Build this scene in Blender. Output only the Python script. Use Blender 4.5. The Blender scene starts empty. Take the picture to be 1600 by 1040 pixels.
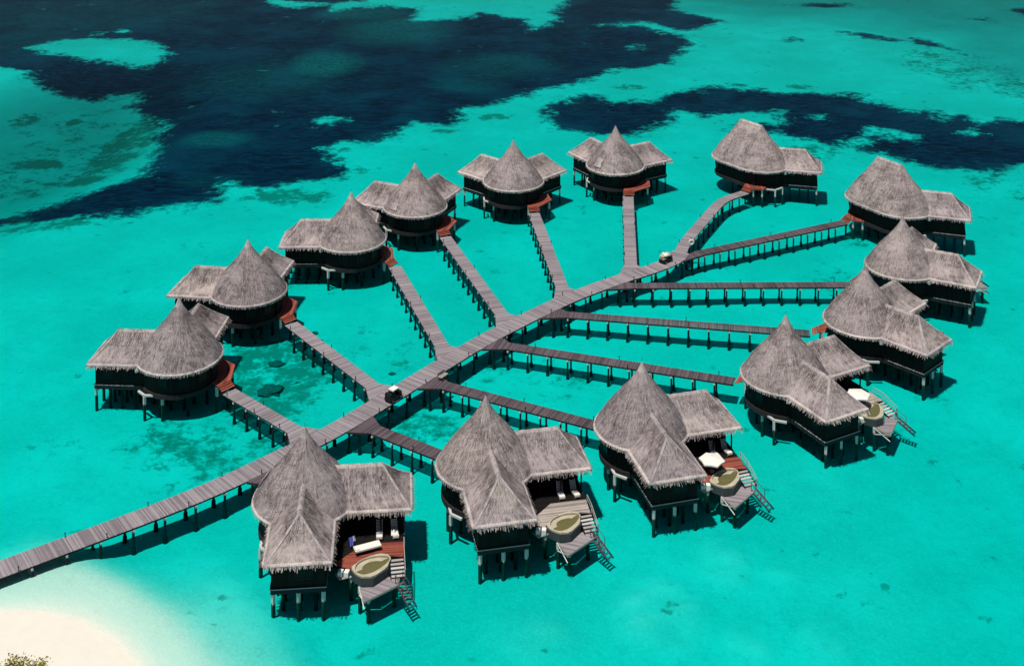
import bpy, math, random
import numpy as np
from mathutils import Vector, noise as mnoise
random.seed(7)
R = math.radians
S = bpy.context.scene
COL = S.collection

# ------------------------------------------------------------------ camera, world, sun, exposure
CF, CPITCH, CH, CCY = 1952.123, 3.343, 83.44, -270.889          # focal length (px of a 1600 px wide frame), pitch, height, optical axis row
cd = bpy.data.cameras.new('camera'); cam = bpy.data.objects.new('camera', cd); COL.objects.link(cam)
cam.location = (0, 0, CH); cam.rotation_euler = (R(90 - CPITCH), 0, 0)
cd.sensor_width = 36; cd.lens = CF * 36 / 1600
cd.shift_y = -(520 - CCY) / 1600
cd.clip_start = 1; cd.clip_end = 20000
S.camera = cam

SUN = Vector((-1.2, -1.45, 5.6)).normalized()
W = bpy.data.worlds.new('World'); S.world = W; W.use_nodes = True
wn = W.node_tree.nodes; wl = W.node_tree.links
sky = wn.new('ShaderNodeTexSky'); sky.sky_type = 'NISHITA'; sky.sun_disc = False
sky.sun_elevation = math.asin(SUN.z); sky.sun_rotation = math.atan2(SUN.x, SUN.y)
wl.new(sky.outputs[0], wn['Background'].inputs[0]); wn['Background'].inputs[1].default_value = 0.05
sd_ = bpy.data.lights.new('sun', 'SUN'); sd_.energy = 5.0; sd_.angle = R(0.7); sd_.color = (1.0, 0.955, 0.89)
sun = bpy.data.objects.new('sun', sd_); COL.objects.link(sun); sun.rotation_euler = SUN.to_track_quat('Z', 'Y').to_euler()
S.view_settings.view_transform = 'Standard'; S.view_settings.look = 'None'
S.view_settings.exposure = -0.15; S.view_settings.gamma = 1.0; S.view_settings.use_curve_mapping = False
S.render.engine = 'CYCLES'
S.cycles.use_denoising = True
S.cycles.max_bounces = 6; S.cycles.diffuse_bounces = 1; S.cycles.transparent_max_bounces = 12

def at(u, v, z):
    """point of the place at height z that stands at column u, row v of the 1600 x 1040 photograph"""
    cp, sp = math.cos(R(CPITCH)), math.sin(R(CPITCH))
    a, b = (u - 800) / CF, (v - CCY) / CF
    d = Vector((a, cp - b * sp, -sp - b * cp))
    t = (z - CH) / d.z
    return Vector((d.x * t, d.y * t, z))

# ------------------------------------------------------------------ materials
def mat(name):
    m = bpy.data.materials.new(name); m.use_nodes = True
    nt = m.node_tree; b = nt.nodes['Principled BSDF']
    return m, nt, b
def N(nt, t, **kw):
    n = nt.nodes.new(t)
    for k, v in kw.items():
        if k.startswith('i_'): n.inputs[k[2:].replace('_', ' ')].default_value = v
        else: setattr(n, k, v)
    return n
def noise(nt, vec, scale, detail=4, rough=.55, dist=0):
    n = N(nt, 'ShaderNodeTexNoise'); n.inputs['Scale'].default_value = scale; n.inputs['Detail'].default_value = detail
    n.inputs['Roughness'].default_value = rough; n.inputs['Distortion'].default_value = dist
    if vec is not None: nt.links.new(vec, n.inputs['Vector'])
    return n.outputs['Fac']
def math_(nt, op, a, b=None, clamp=False):
    n = N(nt, 'ShaderNodeMath', operation=op, use_clamp=clamp)
    for i, x in enumerate((a, b)):
        if x is None: continue
        if isinstance(x, (int, float)): n.inputs[i].default_value = x
        else: nt.links.new(x, n.inputs[i])
    return n.outputs[0]
def step(nt, x, lo, hi, a=0., b=1.):
    n = N(nt, 'ShaderNodeMapRange', interpolation_type='SMOOTHSTEP')
    n.inputs['From Min'].default_value = lo; n.inputs['From Max'].default_value = hi
    n.inputs['To Min'].default_value = a; n.inputs['To Max'].default_value = b
    nt.links.new(x, n.inputs['Value']); return n.outputs[0]
def mix(nt, f, a, b, mode='MIX'):
    n = N(nt, 'ShaderNodeMix', data_type='RGBA', blend_type=mode)
    for s, x in ((0, f), (6, a), (7, b)):
        if isinstance(x, (int, float)): n.inputs[s].default_value = x
        elif isinstance(x, tuple): n.inputs[s].default_value = (*x, 1)
        else: nt.links.new(x, n.inputs[s])
    return n.outputs[2]
def attr(nt, name):
    return N(nt, 'ShaderNodeAttribute', attribute_name=name).outputs['Fac']
def pos(nt): return N(nt, 'ShaderNodeNewGeometry').outputs['Position']
def scalev(nt, vec, s):
    n = N(nt, 'ShaderNodeMapping'); n.inputs['Scale'].default_value = s; nt.links.new(vec, n.inputs['Vector']); return n.outputs[0]
def bump(nt, b, h, strength, dist=.05):
    n = N(nt, 'ShaderNodeBump'); n.inputs['Strength'].default_value = strength; n.inputs['Distance'].default_value = dist
    nt.links.new(h, n.inputs['Height']); nt.links.new(n.outputs[0], b.inputs['Normal'])
def rough(b, r, spec=.3): b.inputs['Roughness'].default_value = r; b.inputs['Specular IOR Level'].default_value = spec

def thatch_mat(name, dark, light, grey=0.0):
    m, nt, b = mat(name)
    uv = N(nt, 'ShaderNodeUVMap').outputs[0]; p = pos(nt)
    strand = noise(nt, scalev(nt, uv, (12, 1.5, 1)), 1.0, 6, .7)
    clump = noise(nt, scalev(nt, uv, (4.0, 1.2, 1)), 1.0, 4, .6)
    patch = noise(nt, p, .35, 4, .6)
    wv = N(nt, 'ShaderNodeTexWave', wave_type='BANDS', bands_direction='Y', wave_profile='SAW')
    wv.inputs['Scale'].default_value = .42; wv.inputs['Distortion'].default_value = 3.0; wv.inputs['Detail'].default_value = 3; wv.inputs['Detail Scale'].default_value = 1.6
    nt.links.new(uv, wv.inputs['Vector'])
    streak = noise(nt, scalev(nt, uv, (1.3, .22, 1)), 1.0, 4, .6)
    t = attr(nt, 'tint')
    f = math_(nt, 'ADD', math_(nt, 'MULTIPLY', strand, 1.0), math_(nt, 'MULTIPLY', clump, .7))
    f = math_(nt, 'ADD', f, math_(nt, 'MULTIPLY', math_(nt, 'SUBTRACT', t, .5), .40))
    f = math_(nt, 'ADD', f, math_(nt, 'MULTIPLY', math_(nt, 'SUBTRACT', patch, .5), .9))
    f = math_(nt, 'SUBTRACT', f, math_(nt, 'MULTIPLY', wv.outputs['Fac'], .06))
    f = math_(nt, 'ADD', f, math_(nt, 'MULTIPLY', math_(nt, 'SUBTRACT', streak, .5), .75))
    c = mix(nt, step(nt, f, .38, 1.12), dark, light)
    lich = step(nt, noise(nt, p, .6, 6, .7), .54, .70, 0, .30)
    c = mix(nt, lich, c, (.20, .205, .155))
    oi = N(nt, 'ShaderNodeObjectInfo').outputs['Random']
    c = mix(nt, 1.0, c, mix(nt, oi, (.86, .84, .88), (1.06, 1.03, .98)), 'MULTIPLY')
    nt.links.new(c, b.inputs['Base Color']); rough(b, .95, .1)
    bump(nt, b, math_(nt, 'ADD', strand, math_(nt, 'MULTIPLY', clump, .8)), .9, .14)
    return m
M = {}
M['thatch'] = thatch_mat('weathered_thatch', (.074, .060, .063), (.50, .428, .418))
M['fringe'] = thatch_mat('cut_thatch', (.20, .178, .175), (.64, .575, .555))
M['cap'] = thatch_mat('ridge_thatch', (.13, .114, .114), (.55, .49, .472))

def wood_mat(name, dark, light, grain=6., rgh=.8):
    m, nt, b = mat(name)
    p = pos(nt); t = attr(nt, 'tint')
    g = noise(nt, p, grain, 5, .7); q = noise(nt, p, .5, 3, .6)
    f = math_(nt, 'ADD', math_(nt, 'MULTIPLY', t, .65), math_(nt, 'ADD', math_(nt, 'MULTIPLY', g, .5), math_(nt, 'MULTIPLY', q, .45)))
    c = mix(nt, step(nt, f, .35, 1.25), dark, light)
    nt.links.new(c, b.inputs['Base Color']); rough(b, rgh, .2); bump(nt, b, g, .4, .02)
    return m
M['deck'] = wood_mat('weathered_deck', (.165, .140, .152), (.33, .290, .305))
M['deck_dark'] = wood_mat('dark_board_deck', (.050, .038, .045), (.135, .104, .116))  # darker board tone for some boardwalks and the ladders
M['deck_red'] = wood_mat('red_stained_deck', (.13, .030, .020), (.36, .092, .060))
M['deck_grey'] = wood_mat('bleached_deck', (.20, .17, .15), (.48, .42, .37))
M['step'] = wood_mat('pale_worn_steps', (.28, .25, .235), (.58, .525, .50))
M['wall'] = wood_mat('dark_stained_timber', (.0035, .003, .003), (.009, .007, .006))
M['pile'] = wood_mat('dark_pile', (.010, .009, .011), (.035, .030, .033))
M['trunk'] = wood_mat('bark', (.08, .05, .02), (.24, .16, .06))
def plain(name, c, rgh=.7, spec=.3, var=.12, sc=3.):
    m, nt, b = mat(name)
    n = noise(nt, pos(nt), sc, 5, .65)
    lo = tuple(x * (1 - var * 2) for x in c); hi = tuple(min(1, x * (1 + var)) for x in c)
    nt.links.new(mix(nt, n, lo, hi), b.inputs['Base Color']); rough(b, rgh, spec); bump(nt, b, n, .15, .02)
    return m
m, nt, b = mat('pale_concrete')      # marine growth covers it below the tide line
p = pos(nt); n1 = noise(nt, p, 3., 5, .65); zc = N(nt, 'ShaderNodeSeparateXYZ'); nt.links.new(p, zc.inputs[0])
gr = step(nt, math_(nt, 'ADD', zc.outputs[2], math_(nt, 'MULTIPLY', math_(nt, 'SUBTRACT', n1, .5), .5)), -.05, .12)
nt.links.new(mix(nt, gr, mix(nt, n1, (.012, .016, .012), (.05, .06, .045)), mix(nt, n1, (.40, .40, .385), (.58, .58, .56))), b.inputs['Base Color']); rough(b, .85, .2); bump(nt, b, n1, .15, .02)
M['concrete'] = m
M['white'] = plain('white_paint', (.78, .76, .72), .5)
M['canvas'] = plain('white_canvas', (.74, .71, .64), .9, .1, .05)
M['cream'] = plain('cream_render', (.50, .44, .32), .75, .3, .3, 1.6)
M['tubwater'] = plain('olive_pool_water', (.13, .12, .045), .15, .5)
M['slats'] = plain('grey_slats', (.06, .065, .07), .7)
M['black'] = plain('black_plastic', (.010, .010, .012), .4)
M['blue'] = plain('blue_cloth', (.16, .18, .75), .9)
M['lavender'] = plain('lavender_cloth', (.42, .40, .60), .9)
M['louver'] = plain('grey_louver', (.34, .33, .34), .8)
M['rock'] = plain('coral_rock', (.10, .115, .095), .95, .1, .4, 2.)
M['fish'] = plain('fish_skin', (.20, .23, .21), .6)
mg, nt, b = mat('window_glass'); b.inputs['Base Color'].default_value = (.008, .010, .011, 1); rough(b, .25, .12); M['glass'] = mg
ml, nt, b = mat('olive_leaf')
t = attr(nt, 'tint'); c = mix(nt, t, (.12, .11, .018), (.50, .40, .085)); nt.links.new(c, b.inputs['Base Color']); rough(b, .6, .3)
M['leaf'] = ml

# seabed: sand, sea-grass meadow and coral rubble, told apart by masks stored on the mesh
m, nt, b = mat('lagoon_floor')
p = pos(nt)
n_big = noise(nt, p, .045, 5, .55); n_mid = noise(nt, p, .17, 6, .65); n_fine = noise(nt, p, .75, 6, .7); n_grain = noise(nt, p, 3.2, 4, .7)
sandc = mix(nt, step(nt, n_big, .35, .65), (.50, .50, .415), (.62, .595, .515))
sandc = mix(nt, step(nt, n_mid, .38, .74, 0, .52), sandc, (.38, .43, .37))
sandc = mix(nt, step(nt, n_fine, .46, .76, 0, .46), sandc, (.33, .38, .32))  # fine sand mottling, with wave caustics painted in with it
sandc = mix(nt, step(nt, n_grain, .42, .70, 0, .36), sandc, (.74, .72, .66))
spots = step(nt, noise(nt, p, .33, 3, .5), .66, .72, 0, .6)
spots = math_(nt, 'MULTIPLY', spots, step(nt, n_fine, .42, .58))
sandc = mix(nt, spots, sandc, (.10, .16, .11))
# rubble / sparse growth
mo = attr(nt, 'rubble')
mm = math_(nt, 'ADD', mo, math_(nt, 'ADD', math_(nt, 'MULTIPLY', math_(nt, 'SUBTRACT', n_fine, .5), 1.5), math_(nt, 'MULTIPLY', math_(nt, 'SUBTRACT', n_mid, .5), 1.3)))
mm = math_(nt, 'MULTIPLY', step(nt, mm, .28, .62, 0, .88), step(nt, mo, .02, .2))
sandc = mix(nt, mm, sandc, mix(nt, n_grain, (.045, .10, .075), (.17, .25, .18)))
# meadow
re = attr(nt, 'meadow')
rr = math_(nt, 'ADD', re, math_(nt, 'ADD', math_(nt, 'MULTIPLY', math_(nt, 'SUBTRACT', n_mid, .5), 1.0), math_(nt, 'MULTIPLY', math_(nt, 'SUBTRACT', n_fine, .5), .85)))
gap = step(nt, noise(nt, p, .16, 5, .65), .66, .74, 0, .30)
rr = math_(nt, 'SUBTRACT', step(nt, rr, .33, .66), gap, True)
meadc = mix(nt, step(nt, n_mid, .35, .7), (.0006, .004, .015), (.003, .013, .038))
n_ripple = noise(nt, scalev(nt, p, (.35, 1.4, 1)), 1.0, 6, .7)  # wave ripples of the water surface, painted into the meadow colour as streaks
meadc = mix(nt, step(nt, n_ripple, .46, .60, 0, .9), meadc, (.006, .034, .072))
meadc = mix(nt, step(nt, n_grain, .5, .8, 0, .5), meadc, (.006, .032, .058))
dimm = math_(nt, 'MULTIPLY', math_(nt, 'MULTIPLY', attr(nt, 'thin'), 1.4), step(nt, n_fine, .30, .70, .35, 1.0))
meadc = mix(nt, step(nt, noise(nt, p, .05, 6, .65), .44, .66, 0, .70), meadc, (.005, .050, .085))
meadc = mix(nt, dimm, meadc, (.16, .30, .27))
sandc = mix(nt, attr(nt, 'shore'), sandc, mix(nt, n_fine, (.66, .615, .52), (.74, .70, .61)))
c = mix(nt, rr, sandc, meadc)
nt.links.new(c, b.inputs['Base Color']); rough(b, .95, .05)
bump(nt, b, math_(nt, 'ADD', n_fine, math_(nt, 'MULTIPLY', n_grain, .4)), .5, .25)
M['seabed'] = m
m, nt, b = mat('dry_sand')
p = pos(nt); n1 = noise(nt, p, .75, 6, .7); n2 = noise(nt, p, 6, 4, .7)
nt.links.new(mix(nt, n1, (.66, .615, .52), (.74, .70, .61)), b.inputs['Base Color']); rough(b, .95, .05); bump(nt, b, math_(nt, 'ADD', n1, math_(nt, 'MULTIPLY', n2, .2)), .4, .1)
M['sand'] = m
# water: clear, absorbing, with a rippled skin
m = bpy.data.materials.new('sea_water'); m.use_nodes = True; nt = m.node_tree; nt.nodes.clear()
out = N(nt, 'ShaderNodeOutputMaterial'); tr = N(nt, 'ShaderNodeBsdfTransparent'); gl = N(nt, 'ShaderNodeBsdfGlossy'); gl.inputs['Roughness'].default_value = .06; gl.inputs['Color'].default_value = (.62, .86, 1, 1)
fr = N(nt, 'ShaderNodeFresnel'); fr.inputs['IOR'].default_value = 1.05
p = pos(nt); h = math_(nt, 'ADD', noise(nt, p, .55, 5, .6), math_(nt, 'MULTIPLY', noise(nt, scalev(nt, p, (1, 2.2, 1)), 1.7, 4, .6), .5))
bp = N(nt, 'ShaderNodeBump'); bp.inputs['Strength'].default_value = .45; bp.inputs['Distance'].default_value = .22; nt.links.new(h, bp.inputs['Height'])
nt.links.new(bp.outputs[0], gl.inputs['Normal']); nt.links.new(bp.outputs[0], fr.inputs['Normal'])
ms = N(nt, 'ShaderNodeMixShader'); nt.links.new(fr.outputs[0], ms.inputs[0]); nt.links.new(tr.outputs[0], ms.inputs[1]); nt.links.new(gl.outputs[0], ms.inputs[2])
nt.links.new(ms.outputs[0], out.inputs['Surface'])
va = N(nt, 'ShaderNodeVolumeAbsorption'); va.inputs["Density"].default_value = 1.07; va.inputs['Color'].default_value = (0.0, .957, .959, 1)
nt.links.new(va.outputs[0], out.inputs['Volume'])
M['water'] = m

# ------------------------------------------------------------------ mesh building helpers
class MB:
    mirror = 1
    def __init__(s): s.v = []; s.f = []; s.t = []; s.uv = []; s.sm = []
    def face(s, pts, t=.5, uv=None, smooth=False):
        i = len(s.v); s.v += [tuple(p) for p in pts]; s.f.append(tuple(range(i, i + len(pts)))); s.t.append(t)
        s.uv.append(uv or [(p[0] + p[1], p[2]) for p in pts]); s.sm.append(smooth)
    def grid(s, P, UV, t=.5, smooth=True, close=False):
        """P[i][j] points"""
        i0 = len(s.v); nj = len(P[0])
        for row in P: s.v += [tuple(p) for p in row]
        for i in range(len(P) - 1):
            for j in range(nj - 1):
                a = i0 + i * nj + j
                s.f.append((a, a + 1, a + nj + 1, a + nj)); s.t.append(t); s.sm.append(smooth)
                s.uv.append([UV[i][j], UV[i][j + 1], UV[i + 1][j + 1], UV[i + 1][j]])
    def prism(s, poly, z0, z1, t=.5):
        n = len(poly)
        area = sum(poly[i][0] * poly[(i + 1) % n][1] - poly[(i + 1) % n][0] * poly[i][1] for i in range(n))
        if area < 0: poly = poly[::-1]
        s.face([(x, y, z1) for x, y in poly], t); s.face([(x, y, z0) for x, y in poly[::-1]], t)
        for i in range(n):
            a, b_ = poly[i], poly[(i + 1) % n]
            s.face([(*a, z0), (*b_, z0), (*b_, z1), (*a, z1)], t)
    def box(s, c, d, a=0, t=.5):
        ca, sa = math.cos(a), math.sin(a); hx, hy, hz = d[0] / 2, d[1] / 2, d[2] / 2
        s.prism([(c[0] + x * ca - y * sa, c[1] + x * sa + y * ca) for x, y in ((-hx, -hy), (hx, -hy), (hx, hy), (-hx, hy))], c[2] - hz, c[2] + hz, t)
    def tube(s, p, q, r0, r1=None, n=8, t=.5, cap=True):
        p = Vector(p); q = Vector(q); r1 = r0 if r1 is None else r1
        d = (q - p).normalized(); u = d.orthogonal().normalized(); w = d.cross(u)
        A = [p + (u * math.cos(k * 2 * math.pi / n) + w * math.sin(k * 2 * math.pi / n)) * r0 for k in range(n)]
        B = [q + (u * math.cos(k * 2 * math.pi / n) + w * math.sin(k * 2 * math.pi / n)) * r1 for k in range(n)]
        for k in range(n):
            s.face([A[k], A[(k + 1) % n], B[(k + 1) % n], B[k]], t, smooth=n > 6)
        if cap: s.face(B, t); s.face(A[::-1], t)
    def beam(s, p, q, w, h, t=.5):
        """box of width w (horizontal) and height h running from p to q (centres)"""
        p = Vector(p); q = Vector(q); d = (q - p).normalized()
        side = d.cross(Vector((0, 0, 1)))
        side = (Vector((1, 0, 0)) if side.length < 1e-3 else side.normalized()); up = side.cross(d)
        A = [p + side * sx * w / 2 + up * sz * h / 2 for sx, sz in ((-1, -1), (1, -1), (1, 1), (-1, 1))]
        B = [x + (q - p) for x in A]
        s.face(A, t); s.face(B[::-1], t)
        for k in range(4): s.face([A[k], B[k], B[(k + 1) % 4], A[(k + 1) % 4]], t)
    def build(s, name, m, parent=None, kind=None):
        me = bpy.data.meshes.new(name)
        if MB.mirror == 1: me.from_pydata(s.v, [], s.f); UV = s.uv
        else: me.from_pydata([(x, -y, z) for x, y, z in s.v], [], [f[::-1] for f in s.f]); UV = [u[::-1] for u in s.uv]
        a = me.attributes.new('tint', 'FLOAT', 'FACE'); a.data.foreach_set('value', s.t)
        l = me.uv_layers.new(name='UVMap'); l.data.foreach_set('uv', [c for u in UV for p in u for c in p])
        me.polygons.foreach_set('use_smooth', s.sm)
        me.materials.append(M[m] if isinstance(m, str) else m)
        o = bpy.data.objects.new(name, me); COL.objects.link(o)
        if parent is not None: o.parent = parent
        if kind: o['kind'] = kind
        return o
def tag(o, label, cat, group=None):
    o['label'] = label; o['category'] = cat
    if group: o['group'] = group
    return o
def thing(name, label, cat, loc=(0, 0, 0), rz=0, group=None):
    o = bpy.data.objects.new(name, None); COL.objects.link(o); o.location = loc; o.rotation_euler = (0, 0, rz)
    return tag(o, label, cat, group)
def copy_tree(o, parent=None):
    c = o.copy(); COL.objects.link(c)
    if parent is not None: c.parent = parent
    for ch in list(o.children): copy_tree(ch, c)
    return c
def clip(poly, ax, lim, keep_less):
    out_ = []
    for i in range(len(poly)):
        a, b_ = poly[i], poly[(i + 1) % len(poly)]
        ia = (a[ax] <= lim) == keep_less; ib = (b_[ax] <= lim) == keep_less
        if ia: out_.append(a)
        if ia != ib:
            k = (lim - a[ax]) / (b_[ax] - a[ax]); out_.append((a[0] + (b_[0] - a[0]) * k, a[1] + (b_[1] - a[1]) * k))
    return out_
def planks(mb, poly, ang, ztop, thick=.05, width=.15, gap=.014):
    """cover a plan polygon with boards that run along direction ang"""
    ca, sa = math.cos(ang), math.sin(ang)
    q = [(x * ca + y * sa, -x * sa + y * ca) for x, y in poly]
    y0 = min(p[1] for p in q); y1 = max(p[1] for p in q); y = y0
    while y < y1 - .02:
        s_ = clip(clip(q, 1, y, False), 1, y + width - gap, True) if len(q) > 2 else []
        if len(s_) > 2:
            dz = random.uniform(-.006, .006)
            mb.prism([(x * ca - yy * sa, x * sa + yy * ca) for x, yy in s_], ztop - thick + dz, ztop + dz, random.random())
        y += width

# ------------------------------------------------------------------ the setting: lagoon floor, beach, sea
def sdf(px, py, poly):
    P = np.array(poly); Q = np.roll(P, -1, 0); d = np.full(px.shape, 1e18); ins = np.zeros(px.shape, bool)
    for (ax, ay), (bx, by) in zip(P, Q):
        ex, ey = bx - ax, by - ay; wx, wy = px - ax, py - ay
        t_ = np.clip((wx * ex + wy * ey) / (ex * ex + ey * ey + 1e-12), 0, 1)
        d = np.minimum(d, (wx - ex * t_) ** 2 + (wy - ey * t_) ** 2)
        c_ = ((ay <= py) & (by > py)) | ((by <= py) & (ay > py))
        ins ^= c_ & (px < ax + (py - ay) / (by - ay if by != ay else 1e-12) * ex)
    return np.where(ins, 1, -1) * np.sqrt(d)
ZB = -2.05
def plan(pts, z=ZB): return [tuple(at(u, v, z)[:2]) for u, v in pts]
MEADOW = [
 [(-700, -90), (-100, -90), (430, -90), (423, 6), (448, 13), (515, 8), (522, 18), (562, 10), (657, 12), (646, 33), (705, 32), (752, 21), (819, 32), (833, 47), (850, 42), (866, 31),
  (862, 19), (885, 7), (905, -40), (1057, -60), (1052, 14), (1128, 30), (1104, 42), (1075, 48), (1048, 44), (1020, 37), (1000, 34), (938, 37), (1000, 41), (1050, 54), (1080, 60), (1085, 68), (1062, 82), (1050, 97),
  (1000, 108), (962, 108), (945, 118), (880, 135), (842, 141), (790, 160), (728, 170), (722, 190), (700, 196), (645, 192), (615, 215), (590, 221), (530, 222), (500, 230), (520, 243),
  (540, 262), (536, 276), (500, 285), (465, 287), (402, 294), (374, 290), (361, 286), (350, 303), (308, 320), (252, 324), (192, 338), (140, 336), (70, 336), (0, 330), (-80, 340), (-300, 330), (-320, 318), (-60, 318), (0, 324), (42, 313), (105, 300),
  (168, 280), (224, 270), (241, 252), (241, 210), (255, 185), (227, 161), (200, 147), (217, 130), (168, 137), (120, 137), (84, 133), (60, 122), (45, 112), (0, 104), (-300, 96), (-700, 80)],
 [(849, 180), (864, 161), (917, 149), (961, 158), (1022, 158), (1039, 146), (1080, 140), (1122, 134), (1161, 139), (1225, 146), (1332, 146), (1361, 158), (1405, 173), (1444, 171),
  (1502, 180), (1532, 195), (1561, 185), (1600, 190), (1760, 200), (2000, 230), (1900, 270), (1600, 258), (1541, 268), (1468, 263), (1420, 253), (1380, 240), (1340, 232), (1290, 226), (1250, 215),
  (1215, 210), (1140, 202), (1175, 190), (1225, 189), (1222, 174), (1150, 176), (1100, 181), (1056, 171), (1049, 190), (1015, 203), (981, 211), (917, 207), (869, 202)],
 [(1308, 50), (1350, 51), (1412, 61), (1405, 65), (1350, 60)], [(1424, 58), (1450, 61), (1498, 78), (1460, 73), (1428, 67)],
 [(1222, 62), (1238, 59), (1250, 62), (1236, 65)], [(1522, 20), (1540, 18), (1556, 22), (1540, 24)], [(1235, 0), (1300, -4), (1340, 0), (1290, 4)], [(1580, 8), (1600, 4), (1640, 8), (1600, 12)],
 [(420, -20), (560, -20), (570, 2), (520, 5), (440, 2)],
]
HOLES = [[(48, 75), (80, 66), (119, 61), (203, 60), (240, 68), (254, 76), (264, 84), (248, 93), (224, 98), (157, 94), (110, 88), (70, 82)],
 [(496, 188), (505, 186), (525, 186), (533, 189), (520, 193), (502, 193)], [(984, 73), (992, 71), (1001, 73), (992, 76)],
 [(1361, 200), (1395, 203), (1427, 210), (1425, 217), (1390, 214), (1358, 212)], [(1312, 222), (1347, 217), (1345, 230), (1325, 228)],
 [(1468, 187), (1476, 184), (1486, 188), (1478, 192)], [(1510, 207), (1522, 203), (1534, 208), (1522, 212)], [(1275, 184), (1283, 181), (1290, 184), (1282, 187)],
 [(170, 133), (196, 131), (212, 135), (196, 140), (176, 140)], [(186, 145), (205, 142), (208, 147), (192, 149)], [(202, 156), (215, 152), (219, 158), (208, 161)], [(226, 182), (240, 176), (252, 182), (244, 187)], [(212, 163), (228, 162), (236, 170), (222, 172)],
 [(218, 248), (236, 244), (238, 252), (224, 254)], [(150, 50), (160, 51), (158, 54), (150, 53)], [(188, 47), (200, 48), (196, 50), (188, 50)]]
def ell(u, v, ru, rv): return [(u + ru * math.cos(k * math.pi / 8), v + rv * math.sin(k * math.pi / 8)) for k in range(16)]
# (ellipse in the photograph, strength)
RUBBLE = [(430, 590, 110, 90, .50), (330, 710, 160, 70, .36), (445, 308, 78, 15, .62), (70, 348, 95, 14, .55), (985, 136, 28, 7, .60), (771, 184, 34, 6, .60), (695, 206, 24, 5, .55), (539, 236, 18, 7, .5),
          (1500, 105, 95, 36, .42), (1570, 130, 60, 26, .45), (1270, 240, 55, 14, .5), (1340, 222, 60, 12, .4), (200, 205, 55, 66, .60), (60, 325, 70, 12, .8), (130, 262, 40, 8, .8), (60, 228, 55, 9, .65), (40, 165, 24, 12, .6), (115, 166, 12, 6, .8),
          (1360, 365, 60, 30, .35), (1330, 440, 80, 40, .25), (1560, 290, 70, 30, .3), (560, 265, 24, 12, .35), (110, 700, 60, 20, .18), (230, 700, 60, 70, .3), (660, 670, 90, 45, .36), (600, 560, 90, 40, .2), (820, 590, 120, 50, .22), (1350, 610, 150, 60, .2), (100, 190, 90, 60, .28), (60, 240, 110, 60, .34),
          (1140, 135, 40, 6, .6), (1250, 136, 30, 5, .6), (1240, 165, 36, 6, .5), (300, 385, 30, 6, .3)]
THIN = [(507, 98, 58, 20, .30), (620, 45, 90, 22, .22), (332, 214, 55, 12, .22), (420, 120, 110, 30, .10), (780, 100, 90, 20, .12), (330, 280, 60, 12, .06), (150, 20, 180, 26, .08), (730, 130, 60, 12, .12), (570, 20, 80, 10, .2), (60, 60, 90, 24, .07)]
DEEP = [(60, 210, 200, 115, .40), (0, 300, 120, 60, .25), (1500, -10, 260, 60, .22), (1620, 90, 120, 70, .15), (1250, -30, 300, 50, .2), (1600, 900, 200, 260, .05)]
SHALLOW = [(1030, 965, 70, 60, .8), (1130, 880, 45, 45, .6), (1165, 1015, 40, 40, .7), (1285, 1010, 40, 40, .5), (830, 1000, 70, 40, .5), (1220, 900, 25, 20, .5), (40, 520, 120, 70, .3), (560, 320, 60, 30, .3), (1250, 760, 80, 60, .3), (640, 500, 60, 50, .3)]
BEACH = plan([(-900, 930), (-200, 955), (0, 955), (60, 956), (125, 970), (180, 1001), (215, 1040), (290, 1150), (420, 1400), (420, 2200), (-3000, 2200)], 0)

def axis(a, b_, h, far, n):
    core = list(np.arange(a, b_ + 1e-6, h)); g = (far / h) ** (1 / n)
    lo, hi, d = [], [], h
    for _ in range(n): d *= g; lo.append(a - d); hi.append(b_ + d)
    return np.array(lo[::-1] + core + hi)
gx = axis(-205, 205, 1.05, 3500, 24); gy = np.concatenate([np.arange(98, 230, .85), np.arange(230, 480, 1.3)])
gy = np.concatenate([[-400, -200, -60, 20, 60, 80, 90], gy, 480 + np.geomspace(2, 4500, 24)])
X, Y = np.meshgrid(gx, gy); fx, fy = X.ravel(), Y.ravel()
mead = np.full(fx.shape, -1e9)
for poly in MEADOW: mead = np.maximum(mead, sdf(fx, fy, plan(poly)))
for poly in HOLES: mead = np.minimum(mead, -sdf(fx, fy, plan(poly)))
meadow = np.clip(.5 + mead / 14., 0, 1)
def blob(lst):
    r = np.zeros(fx.shape)
    for u, v, ru, rv, k in lst:
        c_ = at(u, v, ZB); e1 = (at(u + ru, v, ZB) - at(u - ru, v, ZB)).length / 2; e2 = (at(u, v - rv, ZB) - at(u, v + rv, ZB)).length / 2
        q_ = np.sqrt(((fx - c_.x) / e1) ** 2 + ((fy - c_.y) / e2) ** 2)
        r = np.maximum(r, k * np.clip((1.25 - q_) / .7, 0, 1))
    return r
rubble = blob(RUBBLE); thin = blob(THIN)
bs = sdf(fx, fy, BEACH); shore = np.clip((bs + 8) / 8, 0, 1)
zz = ZB + .07 * np.sin(fx * .21 + 1.3 * np.sin(fy * .13)) + .06 * np.sin(fy * .27 + 1.1 * np.sin(fx * .17)) - .5 * np.clip(mead / 10, 0, 1)
zz -= 10 * blob(DEEP); zz += (.75 + .35 * np.sin(fx * .8 + 2 * np.sin(fy * .5)) * np.sin(fy * .9)) * blob(SHALLOW)
dsh = np.maximum(-bs, 0) * (1 + .16 * np.sin(fx * .35 + fy * .22)); q_ = np.clip((dsh - 5.0) / 11, 0, 1); q_ = q_ * q_ * (3 - 2 * q_)
zz = np.where(bs > 0, np.minimum(.09 * bs, 1.0) + .03 * np.sin(fx * .9) * np.sin(fy * .7), -.22 * (1 - np.exp(-dsh / 2.2)) * (1 - q_) + zz * q_)
ny_, nx_ = X.shape
idx = np.arange(nx_ * ny_).reshape(ny_, nx_)
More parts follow.
